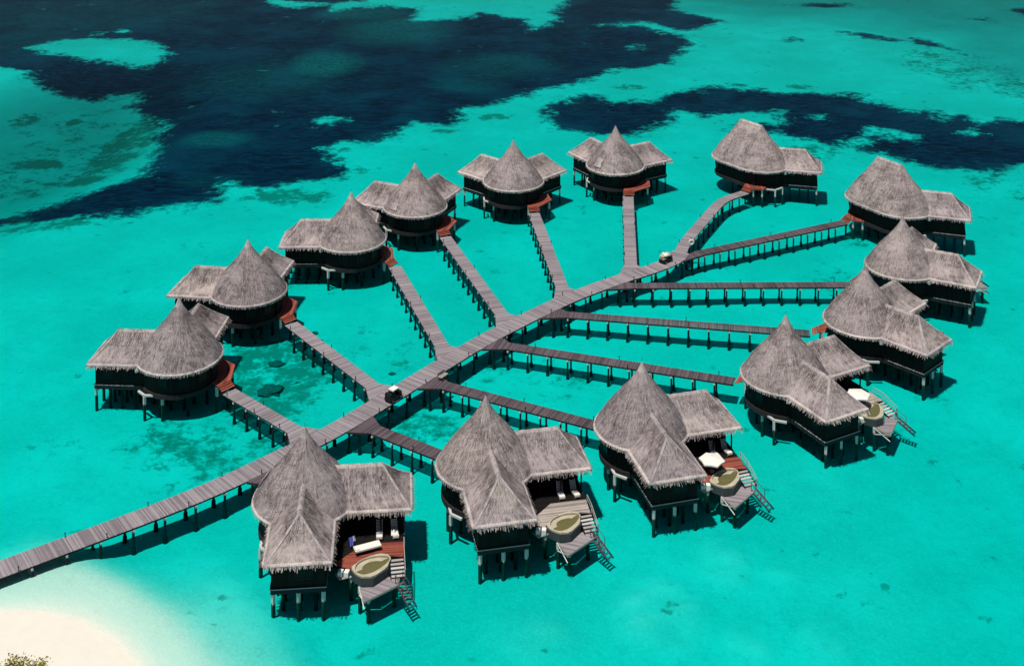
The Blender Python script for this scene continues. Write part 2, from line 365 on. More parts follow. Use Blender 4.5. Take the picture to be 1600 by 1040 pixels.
quads = np.stack([idx[:-1, :-1], idx[:-1, 1:], idx[1:, 1:], idx[1:, :-1]], -1).reshape(-1, 4)
dry = zz[quads].mean(1) > .0
def sheet(name, q, m, label, attrs=False):
    used = np.unique(q); remap = np.full(nx_ * ny_, -1); remap[used] = np.arange(len(used))
    me = bpy.data.meshes.new(name); V = np.stack([fx, fy, zz], 1)[used]
    me.from_pydata(V.tolist(), [], remap[q].tolist()); me.polygons.foreach_set('use_smooth', [True] * len(q))
    if attrs:
        for n_, a_ in (('meadow', meadow), ('rubble', rubble), ('thin', thin), ('shore', shore)):
            at_ = me.attributes.new(n_, 'FLOAT', 'POINT'); at_.data.foreach_set('value', a_[used].astype(np.float32))
    me.materials.append(M[m]); o = bpy.data.objects.new(name, me); COL.objects.link(o); o['kind'] = 'structure'; o['label'] = label
    return o
sheet('seabed', quads[~dry], 'seabed', 'pale sandy lagoon floor with dark sea grass meadows', True)
sheet('beach', quads[dry], 'sand', 'white sand beach in the lower left corner')
mb = MB(); mb.prism([(-3600, -450), (3600, -450), (3600, 5100), (-3600, 5100)], -9, 0)
o = mb.build('sea_water', 'water'); o['kind'] = 'structure'; o['label'] = 'clear turquoise lagoon water'

# ------------------------------------------------------------------ jetty and branch walkways
DZ = 1.0
def smooth_line(pts, n=12):
    P = [Vector((*p, 0)) for p in pts]; P = [P[0] * 2 - P[1]] + P + [P[-1] * 2 - P[-2]]; out_ = []
    for i in range(1, len(P) - 2):
        a, b_, c_, d_ = P[i - 1:i + 3]
        for k_ in range(n):
            t_ = k_ / n
            out_.append(.5 * (2 * b_ + (c_ - a) * t_ + (2 * a - 5 * b_ + 4 * c_ - d_) * t_ ** 2 + (3 * b_ - a - 3 * c_ + d_) * t_ ** 3))
    out_.append(P[-2]); return out_
class Path:
    def __init__(s, pts):
        s.p = pts; s.s = [0]
        for a, b_ in zip(pts, pts[1:]): s.s.append(s.s[-1] + (b_ - a).length)
        s.L = s.s[-1]
    def at(s, d):
        d = min(max(d, 0), s.L); i = 0
        while i < len(s.s) - 2 and s.s[i + 1] < d: i += 1
        a, b_ = s.p[i], s.p[i + 1]; t_ = (d - s.s[i]) / max(1e-9, s.s[i + 1] - s.s[i]); e = (b_ - a).normalized()
        # tangent averaged across joints
        j = min(max(i + (1 if t_ > .5 else -1), 0), len(s.p) - 2); e2 = (s.p[j + 1] - s.p[j]).normalized()
        e = (e + e2 * abs(t_ - .5)).normalized()
        return a.lerp(b_, t_), e, Vector((-e.y, e.x, 0))
def add_pile(par, q, top=DZ - .27, r=.13, matn='pile'):
    mb = MB(); mb.tube((q[0], q[1], -2.3), (q[0], q[1], -1.3), r * 1.9, r * 1.5, 10); mb.tube((q[0], q[1], -1.3), (q[0], q[1], top), r, r * .95, 10)
    mb.build('pile', matn, par)
LIGHTS = []
def walkway(root, path, w, d0, d1, bay, board, ztop=DZ):
    """boards in bays, edge beams, cross heads and piles between distances d0 and d1 of the path"""
    n = max(1, round((d1 - d0) / bay)); L = (d1 - d0) / n
    for i in range(n):
        a, b_ = d0 + i * L, d0 + (i + 1) * L
        mb = MB(); k_ = max(2, round((b_ - a - .006) / .15)); h_ = (b_ - a - .006) / k_
        bay_t = random.uniform(-.16, .16)
        for j in range(k_):
            x0, x1 = a + j * h_, a + j * h_ + h_ - .016
            (p0, _, n0), (p1, _, n1) = path.at(x0), path.at(x1); e_ = random.uniform(-.025, .025); dz = random.uniform(-.008, .008)
            q = [p0 + n0 * (w / 2 + e_), p0 - n0 * (w / 2 - e_), p1 - n1 * (w / 2 - e_), p1 + n1 * (w / 2 + e_)]
            mb.prism([(v.x, v.y) for v in q], ztop - .05 + dz, ztop + dz, min(1, max(0, random.random() + bay_t)) if random.random() > .06 else random.choice((-.35, 1.5)))
        mb.build('deck_bay', board, root)
        for sgn in (1, -1):
            mb = MB(); (p0, _, n0), (p1, _, n1) = path.at(a + .004), path.at(b_ - .004)
            mb.beam((*(p0 + n0 * sgn * (w / 2 - .10))[:2], ztop - .155), (*(p1 + n1 * sgn * (w / 2 - .10))[:2], ztop - .155), .09, .19)
            mb.build('edge_beam', 'pile', root)
        p0, e0, n0 = path.at(a + .35)
        mb = MB(); mb.beam((*(p0 + n0 * (w / 2 + .06))[:2], ztop - .37), (*(p0 - n0 * (w / 2 + .06))[:2], ztop - .37), .2, .22); mb.build('cross_head', 'concrete', root)
        for sgn in (1, -1): add_pile(root, p0 + n0 * sgn * (w / 2 - .14), ztop - .48, .13 if w < 2.5 else .15)
def path_lamp(root, p, z=DZ):
    mb = MB(); mb.tube((p[0], p[1], z), (p[0], p[1], z + .38), .05, .045, 8); mb.tube((p[0], p[1], z + .38), (p[0], p[1], z + .5), .085, .06, 8)
    mb.build('path_lamp', 'black', root)
MAINPTS = [(-92, 92), (-72, 107), (-51.8, 122.0), (-39.6, 131.1), (-32.9, 136.6), (-26.7, 142.8), (-22.6, 147.0), (-17.8, 153.1), (-9.9, 163.8), (-3.3, 172.3), (5.3, 181.7), (10.5, 186.7), (16.4, 191.5), (22.2, 195.7), (26.2, 199.2), (28.0, 202.6)]
MW = 2.9
mp = Path(smooth_line(MAINPTS))
jetty = thing('main_jetty', 'long grey timber jetty curving up from the beach between two rows of villas', 'jetty')
walkway(jetty, mp, MW, 0, mp.L, 3.5, 'deck')
for d in range(30, int(mp.L) - 4, 9):
    for sgn in (1, -1):
        p, e, n_ = mp.at(d + (3.5 if sgn < 0 else 0)); path_lamp(jetty, p + n_ * sgn * (MW / 2 - .06))

VILLAS = {14: (-21.98, 128.69, -39.76), 13: (-2.93, 134.81, -33.54), 12: (15.21, 142.47, -30.1), 11: (34.77, 154.76, -16.97), 10: (49.14, 170.05, -1.26), 9: (60.25, 188.7, 17.51),
          1: (-43.71, 160.08, 131.84), 2: (-38.82, 179.91, 127.39), 3: (-26.11, 199.11, 135.77), 4: (-16.93, 214.28, 110.24), 5: (.27, 226.85, 92.41), 6: (19.87, 235.95, 76.8),
          7: (48.2, 237.0, -13.), 8: (68.0, 213.8, -18.)}
def loc2w(v, x, y):
    X0, Y0, h = VILLAS[v]; h = R(h); return (X0 + x * math.cos(h) - y * math.sin(h), Y0 + x * math.sin(h) + y * math.cos(h))
def entry(v): return loc2w(v, -6.75, 3.4 if v >= 9 else -3.4)
def near_main(q):
    best = None
    for i in range(int(mp.L * 4)):
        p, e, n_ = mp.at(i / 4); d = (p - q).length
        if best is None or d < best[0]: best = (d, i / 4, p, e, n_)
    return best
BR = {14: [(-28.62, 138.95)], 13: [(-17.27, 148.53), (-8.3, 142.52)], 12: [(-8.3, 158.63)], 11: [(-1.11, 169.97)], 10: [(7.97, 179.56)], 9: [(19.93, 189.57)],
      1: [(-26.71, 148.22)], 2: [(-18.27, 158.78)], 3: [(-9.77, 169.76)], 4: [(-1.55, 179.75)], 5: [(7.85, 188.15)], 6: [(19.16, 197.1)]}
BLAB = {14: 'short boardwalk hidden behind the nearest villa with the red terrace', 13: 'dark boardwalk to the villa with the grey terrace, second from the front',
        12: 'dark boardwalk to the villa with the white parasol and red terrace', 11: 'dark boardwalk to the villa with the parasol half hidden by its roof', 10: 'long dark boardwalk to the villa with its wing pointing lower right',
        9: 'long level dark boardwalk to the villa just below the right ridge roof', 8: 'rising dark boardwalk at the jetty end to the right ridge roofed villa', 7: 'bent boardwalk at the jetty end to the left ridge roofed villa',
        1: 'pale boardwalk to the leftmost villa, nearest the beach on the far side', 2: 'boardwalk to the second villa from the left, starting by the black buggy', 3: 'boardwalk to the third villa from the left, foot close to the middle of the jetty',
        4: 'boardwalk to the fourth villa from the left, its roof overlapped by the third', 5: 'boardwalk to the pointed villa with two side wings left of the straight pale boardwalk', 6: 'straight pale boardwalk seen end on to the pointed villa at the top'}
DARK = {14: 1, 13: 1, 12: 1, 11: 1, 10: 1, 9: 1, 8: 1}
def branch(v, pts, smooth=False):
    root = thing('boardwalk', BLAB[v], 'boardwalk', group='boardwalks from the jetty to the villas')
    bw = 2.0; board = 'deck_dark' if v in DARK else 'deck'; z = DZ - .012
    a, b_ = Vector((*pts[0], 0)), Vector((*pts[1], 0)); e = (b_ - a).normalized()
    if v != 7:
        q = a - e * 3
        for k_ in range(200):
            if near_main(q)[0] < MW / 2 + .05: break
            q = q + e * .05
        # walk out from the middle of the jetty to its edge
        q0 = a - e * 3.0
        best = min((near_main(a + e * (k_ * .25 - 5))[0], k_) for k_ in range(40))
        q = a + e * (best[1] * .25 - 5)
        while near_main(q)[0] < MW / 2 + .03: q = q + e * .04
        dd, s_, p, et, n_ = near_main(q); sg = 1 if (q - p).dot(n_) > 0 else -1
        if et.dot(e) < 0: et = -et
        F = 2.3; c0 = []
        for off in (-2.3, 2.3):
            pp, ee, nn = mp.at(min(s_ + (off if mp.at(s_)[1].dot(et) > 0 else -off), mp.L - .02)); c0.append(pp + nn * sg * (MW / 2 + .03))
        nb = Vector((-e.y, e.x, 0)); f = q + e * F
        c1 = [f + nb * bw / 2, f - nb * bw / 2]
        if (c0[0] - c1[0]).length + (c0[1] - c1[1]).length > (c0[0] - c1[1]).length + (c0[1] - c1[0]).length: c1 = c1[::-1]
        poly = [c0[0], c0[1], c1[1], c1[0]]
        mb = MB(); planks(mb, [(p_.x, p_.y) for p_ in poly], math.atan2(nb.y, nb.x), z); mb.build('junction_deck', board, root)
        for i in (0, 1):
            mb = MB(); mb.beam((*c0[i].lerp(c1[i], .02)[:2], z - .155), (*c0[i].lerp(c1[i], .98)[:2], z - .155), .09, .19); mb.build('edge_beam', 'pile', root)
            add_pile(root, c0[i].lerp(c1[i], .45) + (c0[1 - i] - c0[i]) * .1, z - .26)
        start = f
    else: start = a
    P = Path(smooth_line([start[:2]] + pts[1:]) if smooth else [start] + [Vector((*p_, 0)) for p_ in pts[1:]])
    walkway(root, P, bw, .03, P.L, 2.95, board, z)
    for fr_, sg in ((.12, 1), (.5, 1), (.55, -1), (.93, 1)):
        p, e_, n_ = P.at(P.L * fr_); path_lamp(root, p + n_ * sg * (bw / 2 - .05), z)
    return root
for v, pts in BR.items(): branch(v, pts + [entry(v)])
V8E = loc2w(8, -9.6, -1.0); V7E = loc2w(7, -2.8, -6.9)
branch(8, [(28.47, 200.97), V8E])
branch(7, [tuple(mp.p[-1][:2]), (29.5, 207.2), (34.2, 217.2), (38.8, 226.2), V7E], True)

# ------------------------------------------------------------------ villas
ZE, HC, RC = 4.6, 7.45, 5.5
WSEED = Vector((0, 0, 0))
WD0, WD1, WW, WH, WR = 2.5, 11.2, 3.3, 3.3, 3.1
FL = 1.6
def wob(p, k=1.0):
    return k * (.045 * mnoise.noise(Vector(p) * .7 + WSEED) + .025 * mnoise.noise(Vector(p) * 2.1 + Vector((7, 3, 1))))
def stadium(seg, rad, n):
    """points (outer, spine point) round a segment from (0,0) to seg"""
    L = math.hypot(*seg)
    if L < .01: return [((rad * math.cos(a), rad * math.sin(a)), (0, 0)) for a in np.linspace(0, 2 * math.pi, n, endpoint=False)]
    th = math.atan2(seg[1], seg[0]); out_ = []; k_ = n // 4
    for a in np.linspace(th - math.pi / 2, th + math.pi / 2, k_): out_.append(((seg[0] + rad * math.cos(a), seg[1] + rad * math.sin(a)), seg))
    for t_ in np.linspace(0, 1, k_ + 2)[1:-1]: s_ = (seg[0] * (1 - t_), seg[1] * (1 - t_)); out_.append(((s_[0] - rad * math.sin(th), s_[1] + rad * math.cos(th)), s_))
    for a in np.linspace(th + math.pi / 2, th + 1.5 * math.pi, k_): out_.append(((rad * math.cos(a), rad * math.sin(a)), (0, 0)))
    for t_ in np.linspace(0, 1, k_ + 2)[1:-1]: s_ = (seg[0] * t_, seg[1] * t_); out_.append(((s_[0] + rad * math.sin(th), s_[1] - rad * math.cos(th)), s_))
    return out_
def fringe(mb, line, outs, dens=15., drop=.33, cutfn=None):
    """cut thatch edge: a rounded band plus hanging blades along a closed or open eave line"""
    for i in range(len(line) - 1):
        a, b_ = Vector(line[i]), Vector(line[i + 1]); oa, ob = Vector(outs[i]), Vector(outs[i + 1]); L = (b_ - a).length
        if L < 1e-4: continue
        za, zb = Vector((0, 0, drop * .8)), Vector((0, 0, drop * .8))
        rows = [[a - oa * .14 + Vector((0, 0, .10)), b_ - ob * .14 + Vector((0, 0, .10))], [a + oa * .09 - Vector((0, 0, .0)), b_ + ob * .09 - Vector((0, 0, .0))], [a + oa * .17 - za * .45, b_ + ob * .17 - zb * .45],
                [a - oa * .05 - za, b_ - ob * .05 - zb], [a - oa * .6 - za * .5, b_ - ob * .6 - zb * .5]]
        u0 = i * .3
        mb.grid([[r[0], r[1]] for r in rows], [[(u0, q * .15), (u0 + L, q * .15)] for q in range(5)], .5, False)
        for _ in range(max(1, int(L * dens + random.random()))):
            t_ = random.random(); o_ = oa.lerp(ob, t_).normalized(); p = a.lerp(b_, t_) + o_ * random.uniform(.06, .18) - Vector((0, 0, random.uniform(.0, .14)))
            e = (b_ - a) / L; w = random.uniform(.025, .06); l = drop * random.uniform(.80, 1.20); q = p + o_ * random.uniform(-.02, .07) + e * random.uniform(-.035, .035) - Vector((0, 0, l))
            mb.face([p - e * w, p + e * w, q + e * w * .4, q - e * w * .4], random.random(), [(p.x, 0), (p.x + w, 0), (p.x + w, l), (p.x, l)])
def tufts(mb, fn, n, lmin=.45, lmax=.95):
    """loose bundles lying down the slope; fn() gives a point, the downhill direction, the normal and a seat for the UVs"""
    for _ in range(n):
        p, dn, nm, uv0 = fn(); sd = dn.cross(nm); dn = (dn + sd * random.uniform(-.11, .11)).normalized(); sd = dn.cross(nm).normalized()
        l = random.uniform(lmin, lmax); w = random.uniform(.018, .042); up = random.uniform(.010, .038)
        a = p + nm * .004; b_ = p + dn * l + nm * up
        mb.face([a - sd * w * .6, a + sd * w * .6, b_ + sd * w, b_ - sd * w], random.random(), [(uv0[0], uv0[1]), (uv0[0] + .1, uv0[1]), (uv0[0] + .1, uv0[1] + l), (uv0[0], uv0[1] + l)])
def roof_profile(t): return HC * (1 - t) - .20 * math.sin(2 * math.pi * t) * (1 if t < .5 else .9)
def main_roof(root, seg):
    ring = stadium(seg, RC, 112); n = len(ring); NT = 26
    def P(i, t):
        (ex, ey), (sx, sy) = ring[i % n]
        rr_ = .05 + .95 * t if t > 0 else 0.0
        p = (sx + (ex - sx) * t, sy + (ey - sy) * t, ZE + roof_profile(t))
        k_ = wob(p) * min(1, t * 3); d_ = math.hypot(ex - sx, ey - sy)
        return Vector((p[0] + (ex - sx) / d_ * k_, p[1] + (ey - sy) / d_ * k_, p[2] + k_ * .5))
    per = 2 * math.pi * RC + 2 * math.hypot(*seg)
    mb = MB(); rows = []; uvs = []
    for j in range(NT + 1):
        t = .02 + .98 * j / NT; rows.append([P(i, t) for i in range(n + 1)]); uvs.append([(per * i / n * max(t, .2), t * 9.2) for i in range(n + 1)])
    mb.grid(rows, uvs); top = [P(i, .02) for i in range(n)]
    mb.face(top[::-1] if False else top, .6)
    under = [[Vector((x * .985 + sx * .015, y * .985 + sy * .015, ZE - .28)) for (x, y), (sx, sy) in [ring[i % n]]][0] for i in range(n + 1)]
    inner = [Vector((ring[i % n][1][0] + (ring[i % n][0][0] - ring[i % n][1][0]) * .8, ring[i % n][1][1] + (ring[i % n][0][1] - ring[i % n][1][1]) * .8, ZE + 1.0)) for i in range(n + 1)]
    mb.grid([under, inner], [[(0, 0)] * (n + 1)] * 2)
    o = mb.build('cone_roof' if math.hypot(*seg) < .1 else 'ridge_roof', 'thatch', root)
    fb = MB(); line = [P(i, 1) for i in range(n + 1)]; outs = [Vector((ring[i % n][0][0] - ring[i % n][1][0], ring[i % n][0][1] - ring[i % n][1][1], 0)).normalized() for i in range(n + 1)]
    fringe(fb, line, outs); fb.build('eave_fringe', 'fringe', o, 'stuff')
    tb = MB()
    def fn():
        i = random.random() * n; t = math.sqrt(random.uniform(.002, .93)); i0 = int(i); p = P(i0, t).lerp(P(i0 + 1, t), i - i0); q = P(i0, min(1, t + .04)).lerp(P(i0 + 1, min(1, t + .04)), i - i0)
        dn = (q - p).normalized(); sd = (P(i0 + 1, t) - P(i0, t)); sd = sd.normalized() if sd.length > 1e-5 else Vector((1, 0, 0)); nm = sd.cross(dn).normalized()
        if nm.z < 0: nm = -nm
        return p, dn, nm, (per * i / n, t * 9.2)
    tufts(tb, fn, 4200 if seg == (0, 0) else 6000); tb.build('thatch_tufts', 'thatch', o, 'stuff')
    # tight cap at the peak
    cb = MB()
    if math.hypot(*seg) < .1:
        prof = [(0.02, HC + .30), (.10, HC + .16), (.26, HC - .18), (.46, HC - .62), (.60, HC - .93)]
        rows = [[Vector((r * math.cos(a) * (1 + .06 * math.sin(5 * a)), r * math.sin(a), ZE + z - .04 + .05 * math.sin(9 * a) * (r > .5))) for a in np.linspace(0, 2 * math.pi, 19)] for r, z in prof]
        cb.grid(rows, [[(k_ * .2, j * .3) for k_ in range(19)] for j in range(5)], .6); cb.build('apex_cap', 'cap', o)
        tp = MB(); tp.tube((0, 0, ZE + HC + .2), (0, 0, ZE + HC + .75), .03, .015, 6); tp.build('finial', 'pile', o)
    else:
        d = Vector((*seg, 0)); u = d.normalized(); s_ = Vector((-u.y, u.x, 0)); rows = []; K = 14
        for j in range(K + 1):
            c_ = u * (-.25) + (d + u * .5) * (j / K); z = ZE + HC + .02 * math.sin(j * 2.1)
            en = 1 - .75 * abs(2 * j / K - 1) ** 6; rows.append([c_ + s_ * .34 * en + Vector((0, 0, z - .46)), c_ + s_ * .16 * en + Vector((0, 0, z - .14 - .25 * (1 - en))), c_ + Vector((0, 0, z - .06 - .3 * (1 - en))), c_ - s_ * .16 * en + Vector((0, 0, z - .14 - .25 * (1 - en))), c_ - s_ * .34 * en + Vector((0, 0, z - .46))])
        cb.grid(rows, [[(j * .4, k_ * .25) for k_ in range(5)] for j in range(K + 1)], .6); cb.build('ridge_cap', 'cap', o)
    return o
def wing_roof(root, ang):
    e = Vector((math.cos(ang), math.sin(ang), 0)); s = Vector((-e.y, e.x, 0)); Z = Vector((0, 0, 1))
    def W(d, y, z): return e * d + s * y + Z * (ZE + z)
    def disp(p, nm): return p + nm * wob(p)
    patches = []
    for sg in (1, -1):
        patches.append((W(WD0, sg * WW, 0), W(WD1, sg * WW, 0), W(WD1 - WR, sg * .0, WH), W(WD0, 0, WH), 22, 12))
    patches.append((W(WD1, -WW, 0), W(WD1, WW, 0), W(WD1 - WR, .0, WH), W(WD1 - WR, -.0, WH), 16, 12))
    mb = MB(); data = []
    for a, b_, c_, d_, nu, nv in patches:
        nm = (b_ - a).cross(d_ - a).normalized()
        if nm.z < 0: nm = -nm
        def Q(u, v, a=a, b_=b_, c_=c_, d_=d_, nm=nm):
            sag = nm * (-.17 * math.sin(math.pi * v))
            return disp(a.lerp(b_, u).lerp(d_.lerp(c_, u), v) + sag, nm * min(1, 4 * (1 - v)))
        rows = [[Q(i / nu, j / nv) for i in range(nu + 1)] for j in range(nv + 1)]
        lu = (b_ - a).length; lv = (d_ - a).length
        mb.grid(rows, [[(lu * i / nu, lv * (1 - j / nv)) for i in range(nu + 1)] for j in range(nv + 1)])
        data.append((Q, nm, lu, lv))
    # soffit
    mb.face([W(WD0, -WW + .05, -.22), W(WD0, WW - .05, -.22), W(WD1 - .05, WW - .05, -.22), W(WD1 - .05, -WW + .05, -.22)])
    o = mb.build('wing_roof', 'thatch', root)
    fb = MB(); line = []; outs = []
    for d in np.linspace(4.35, WD1, 14): line.append(W(d, WW, 0)); outs.append(s)
    for y in np.linspace(WW, -WW, 14): line.append(W(WD1, y, 0)); outs.append(e)
    for d in np.linspace(WD1, 4.35, 14): line.append(W(d, -WW, 0)); outs.append(-s)
    # rounded corners share a slanted outward direction
    for k_ in (13, 14): outs[k_] = (s + e).normalized()
    for k_ in (27, 28): outs[k_] = (e - s).normalized()
    line = [p + Vector((0, 0, wob(p) * .7)) for p in line]
    fringe(fb, line, outs); fb.build('eave_fringe', 'fringe', o, 'stuff')
    tb = MB()
    for Q, nm, lu, lv in data:
        def fn():
            while True:
                u, v = random.random(), random.random() ** 1.3 * .96 + .02
                p = Q(u, v)
                r_ = (p.x * p.x + p.y * p.y) ** .5
                if r_ > 3.0: break
            dn = (Q(u, v - .02) - p); dn = (dn - nm * dn.dot(nm)); dn = Vector((dn.x, dn.y, dn.z)).normalized()
            g = Vector((nm.x, nm.y, 0)).normalized(); dn = (g - nm * g.dot(nm)).normalized()
            return p, dn, nm, (lu * u, lv * (1 - v))
        tufts(tb, fn, 1000 if lu > 7 else 620)
    tb.build('thatch_tufts', 'thatch', o, 'stuff')
    cb = MB(); rows = []; K = 14; d0 = 2.75
    for j in range(K + 1):
        d = d0 + (WD1 - WR + .10 - d0) * j / K; z = WH + .03 * math.sin(j * 1.9 + ang)
        rows.append([W(d, .30, z - .33), W(d, .15, z - .11), W(d, 0, z - .01), W(d, -.15, z - .11), W(d, -.30, z - .33)])
    cb.grid(rows, [[(j * .4, k_ * .25) for k_ in range(5)] for j in range(K + 1)], .6)
    for sg in (1, -1):      # hip rolls
        rows = []; A = W(WD1 - WR, 0, WH + .03); B = W(WD1 - .05, sg * (WW - .05), .06)
        for j in range(11):
            p = A.lerp(B, j / 10) - (e + s * sg).normalized() * .0 - Vector((0, 0, .17 * math.sin(math.pi * j / 10))); q = (e - s * sg).normalized()
            rows.append([p + q * .15 - Z * .09, p + Z * .03, p - q * .15 - Z * .09])
        cb.grid(rows, [[(j * .4, k_ * .25) for k_ in range(3)] for j in range(11)], .55)
    cb.build('ridge_cap', 'cap', o)
    return o
def boards(mb, a, b_, z0, z1, w=.28):
    """upright boards from plan point a to b, facing left of a->b"""
    a = Vector((*a, 0)); b_ = Vector((*b_, 0)); d = b_ - a; L = d.length; e = d / L; n_ = max(1, round(L / w)); nr = Vector((-e.y, e.x, 0))
    for i in range(n_):
        p0, p1 = a + d * (i / n_), a + d * ((i + 1) / n_) - e * .012; o_ = random.uniform(.0, .012)
        q = [p0 - nr * .05, p1 - nr * .05, p1 + nr * (.04 + o_), p0 + nr * (.04 + o_)]
        mb.prism([(v.x, v.y) for v in q], z0, z1, random.random())
def window(root, p, ang, w=1.1, h=1.2, frame='pile'):
    """p = centre on the wall, ang = outward direction"""
    f = MB(); c, s = math.cos(ang), math.sin(ang)
    def Lp(x, y, z): return (p[0] + c * x - s * y, p[1] + s * x + c * y, p[2] + z)
    for sg in (1, -1):
        f.beam(Lp(.08, -w / 2, sg * h / 2), Lp(.08, w / 2, sg * h / 2), .08, .08); f.beam(Lp(.08, sg * w / 2, -h / 2), Lp(.08, sg * w / 2, h / 2), .08, .08)
    f.beam(Lp(.08, 0, -h / 2), Lp(.08, 0, h / 2), .05, .05)
    o = f.build('window', frame, root)
    g = MB(); g.face([Lp(.07, -w / 2, -h / 2), Lp(.07, w / 2, -h / 2), Lp(.07, w / 2, h / 2), Lp(.07, -w / 2, h / 2)]); g.build('pane', 'glass', o)
def stilt(root, x, y, top=1.04, m='concrete', r=.15, name='stilt'):
    mb = MB(); mb.box((x, y, (top - 2.4) / 2), (r * 2, r * 2, top + 2.4)); mb.build(name, m, root)
def beam(root, a, b_, z=1.22, w=.26, h=.24, name='floor_beam', m='concrete'):
    mb = MB(); mb.beam((*a, z), (*b_, z), w, h); mb.build(name, m, root)
def villa(name, label, mirror, seg, wings, ent, frame, terrace, group):
    MB.mirror = mirror
    root = thing(name, label, 'villa', group=group)
    main_roof(root, seg)
    ring = [p for p, s_ in stadium(seg, 4.75, 28)]
    mb = MB()
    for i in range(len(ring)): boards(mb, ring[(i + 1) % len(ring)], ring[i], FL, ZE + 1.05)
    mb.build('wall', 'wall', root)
    mb = MB(); mb.prism([p for p, s_ in stadium(seg, 5.0, 36)], FL - .58, FL); mb.build('floor_slab', 'pile', root)  # slab made deep and dark to stand in for the shade below
    for k_ in range(6):
        a = k_ * math.pi / 3 + .2
        for rr_ in (3.5, 1.8): stilt(root, rr_ * math.cos(a) + seg[0] * .5, rr_ * math.sin(a) + seg[1] * .5, m='pile')  # inner stilts, made dark and dense to block sky light under the floor
    for k_ in range(-4, 5):
        h_ = math.sqrt(4.7 ** 2 - k_ * k_) if abs(k_) < 4.7 else 0; beam(root, (k_ + seg[0] * .5, -h_ + seg[1] * .5), (k_ + seg[0] * .5, h_ + seg[1] * .5), FL - .68, .12, .18, 'shade_joist', 'pile')  # added joists that keep sky light from the shaded water
    for k_ in (-2.4, 2.4): beam(root, (-4 + seg[0] * .5, k_ + seg[1] * .5), (4 + seg[0] * .5, k_ + seg[1] * .5), FL - .78, .2, .30, 'shade_bearer', 'pile')  # added bearers, more cover against the sky light
    for ang, kind in wings:
        wing_roof(root, ang); e = (math.cos(ang), math.sin(ang)); s = (-e[1], e[0])
        def L(d, y): return (e[0] * d + s[0] * y, e[1] * d + s[1] * y)
        y0, y1 = (-1.0, 2.6) if kind == 'veranda' else (-2.6, 2.6)
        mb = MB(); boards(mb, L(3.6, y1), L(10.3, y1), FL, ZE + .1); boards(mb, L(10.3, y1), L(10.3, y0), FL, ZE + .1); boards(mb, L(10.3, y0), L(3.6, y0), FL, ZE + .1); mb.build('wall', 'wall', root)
        mb = MB(); mb.prism([L(3.5, -2.72), L(10.45, -2.72), L(10.45, 2.72), L(3.5, 2.72)], FL - .55, FL - .007); mb.build('floor_slab', 'pile', root)  # extra depth and dark colour stand in for shade under the wing
        mb = MB()
        for a_, b_ in ((L(5.2, -2.76), L(10.5, -2.76)), (L(10.49, -2.8), L(10.49, 2.8)), (L(10.5, 2.76), L(5.2, 2.76))): mb.beam((*a_, FL - .03), (*b_, FL - .03), .07, .09)
        mb.build('floor_trim', 'louver', root)
        for y in (-2.45, 0., 2.45): stilt(root, *L(10.3, y))
        for y in (-1.6, 0, 1.6): stilt(root, *L(7.2, y), m='pile'); stilt(root, *L(8.8, y), m='pile'); stilt(root, *L(5.4, y), m='pile')  # dark inner stilts added to deepen the shade under the wing
        for d in np.arange(5.2, 10.2, .8): beam(root, L(d, -2.6), L(d, 2.6), FL - .68, .12, .18, 'shade_joist', 'pile')  # joists added to block sky light below the wing
        for y in (-2.0, 2.0): beam(root, L(4.6, y), L(10.2, y), FL - .77, .2, .30, 'shade_bearer', 'pile')  # bearers added for the same darkening below the wing
        beam(root, L(10.3, -2.6), L(10.3, 2.6), 1.2, .18, .22, 'floor_beam', 'pile')
        if kind == 'veranda':
            for d in (5.6, 8., 10.3):
                mb = MB(); mb.box((*L(d, -2.6), (FL + ZE) / 2), (.14, .14, ZE - FL), ang); mb.build('veranda_post', 'wall', root)
            for d in (6.3, 9.3): window(root, (*L(d, -1.0), 2.9), ang - math.pi / 2, 1.5, 2.0)
        else:
            window(root, (*L(8.6, y0), 3.1), ang - math.pi / 2)
        window(root, (*L(6.6, y1), 3.1), ang + math.pi / 2); window(root, (*L(8.8, y1), 3.1), ang + math.pi / 2); window(root, (*L(10.3, .6), 3.1), ang, 1.6)
        out_side = 1 if ang > .2 else -1
        r_ = L(4.55, out_side * 3.35); mb = MB(); mb.box((r_[0], r_[1], ZE - .62), (.42, .42, .42), ang + .78); mb.build('rain_box', 'concrete', root)
    for a in (math.pi * .95, math.pi * 1.12, math.pi * 1.3): window(root, (4.76 * math.cos(a) + seg[0], 4.76 * math.sin(a) + seg[1], 3.2), a, 1.2, 1.3)
    # entrance: red stained landing, door and three steps
    mb = MB(); planks(mb, ent['deck'], ent['ang'] + .8, FL + .03, .07, .16); mb.build('entry_deck', 'deck_red', root)
    mb = MB(); P_ = ent['deck']
    for i in range(len(P_)):
        a_, b_ = P_[i], P_[(i + 1) % len(P_)]
        if min(math.hypot(*a_), math.hypot(*b_)) > 5.15 or seg != (0, 0): mb.beam((*a_, FL - .11), (*b_, FL - .11), .07, .18)
    mb.build('entry_edge', 'deck_red', root)
    c, s = math.cos(ent['ang']), math.sin(ent['ang'])
    for k_ in range(3):
        mb = MB(); q = (ent['step'][0] + c * (.16 + .30 * k_), ent['step'][1] + s * (.16 + .30 * k_), FL - .10 - .15 * k_)
        mb.box(q, (.29, 2.05, .06), ent['ang'], .3 + .3 * k_); mb.box((q[0] + c * .10, q[1] + s * .10, q[2] - .095), (.03, 1.98, .12), ent['ang'], .1); mb.build('entry_step', 'deck_red', root)
    for q in ent['posts']: stilt(root, *q, FL - .24)
    a = math.atan2(ent['door'][1], ent['door'][0])
    mb = MB(); mb.box((*ent['door'], FL + 1.06), (.12, 1.3, 2.1), ent['dang']); mb.build('door', 'wall', root)
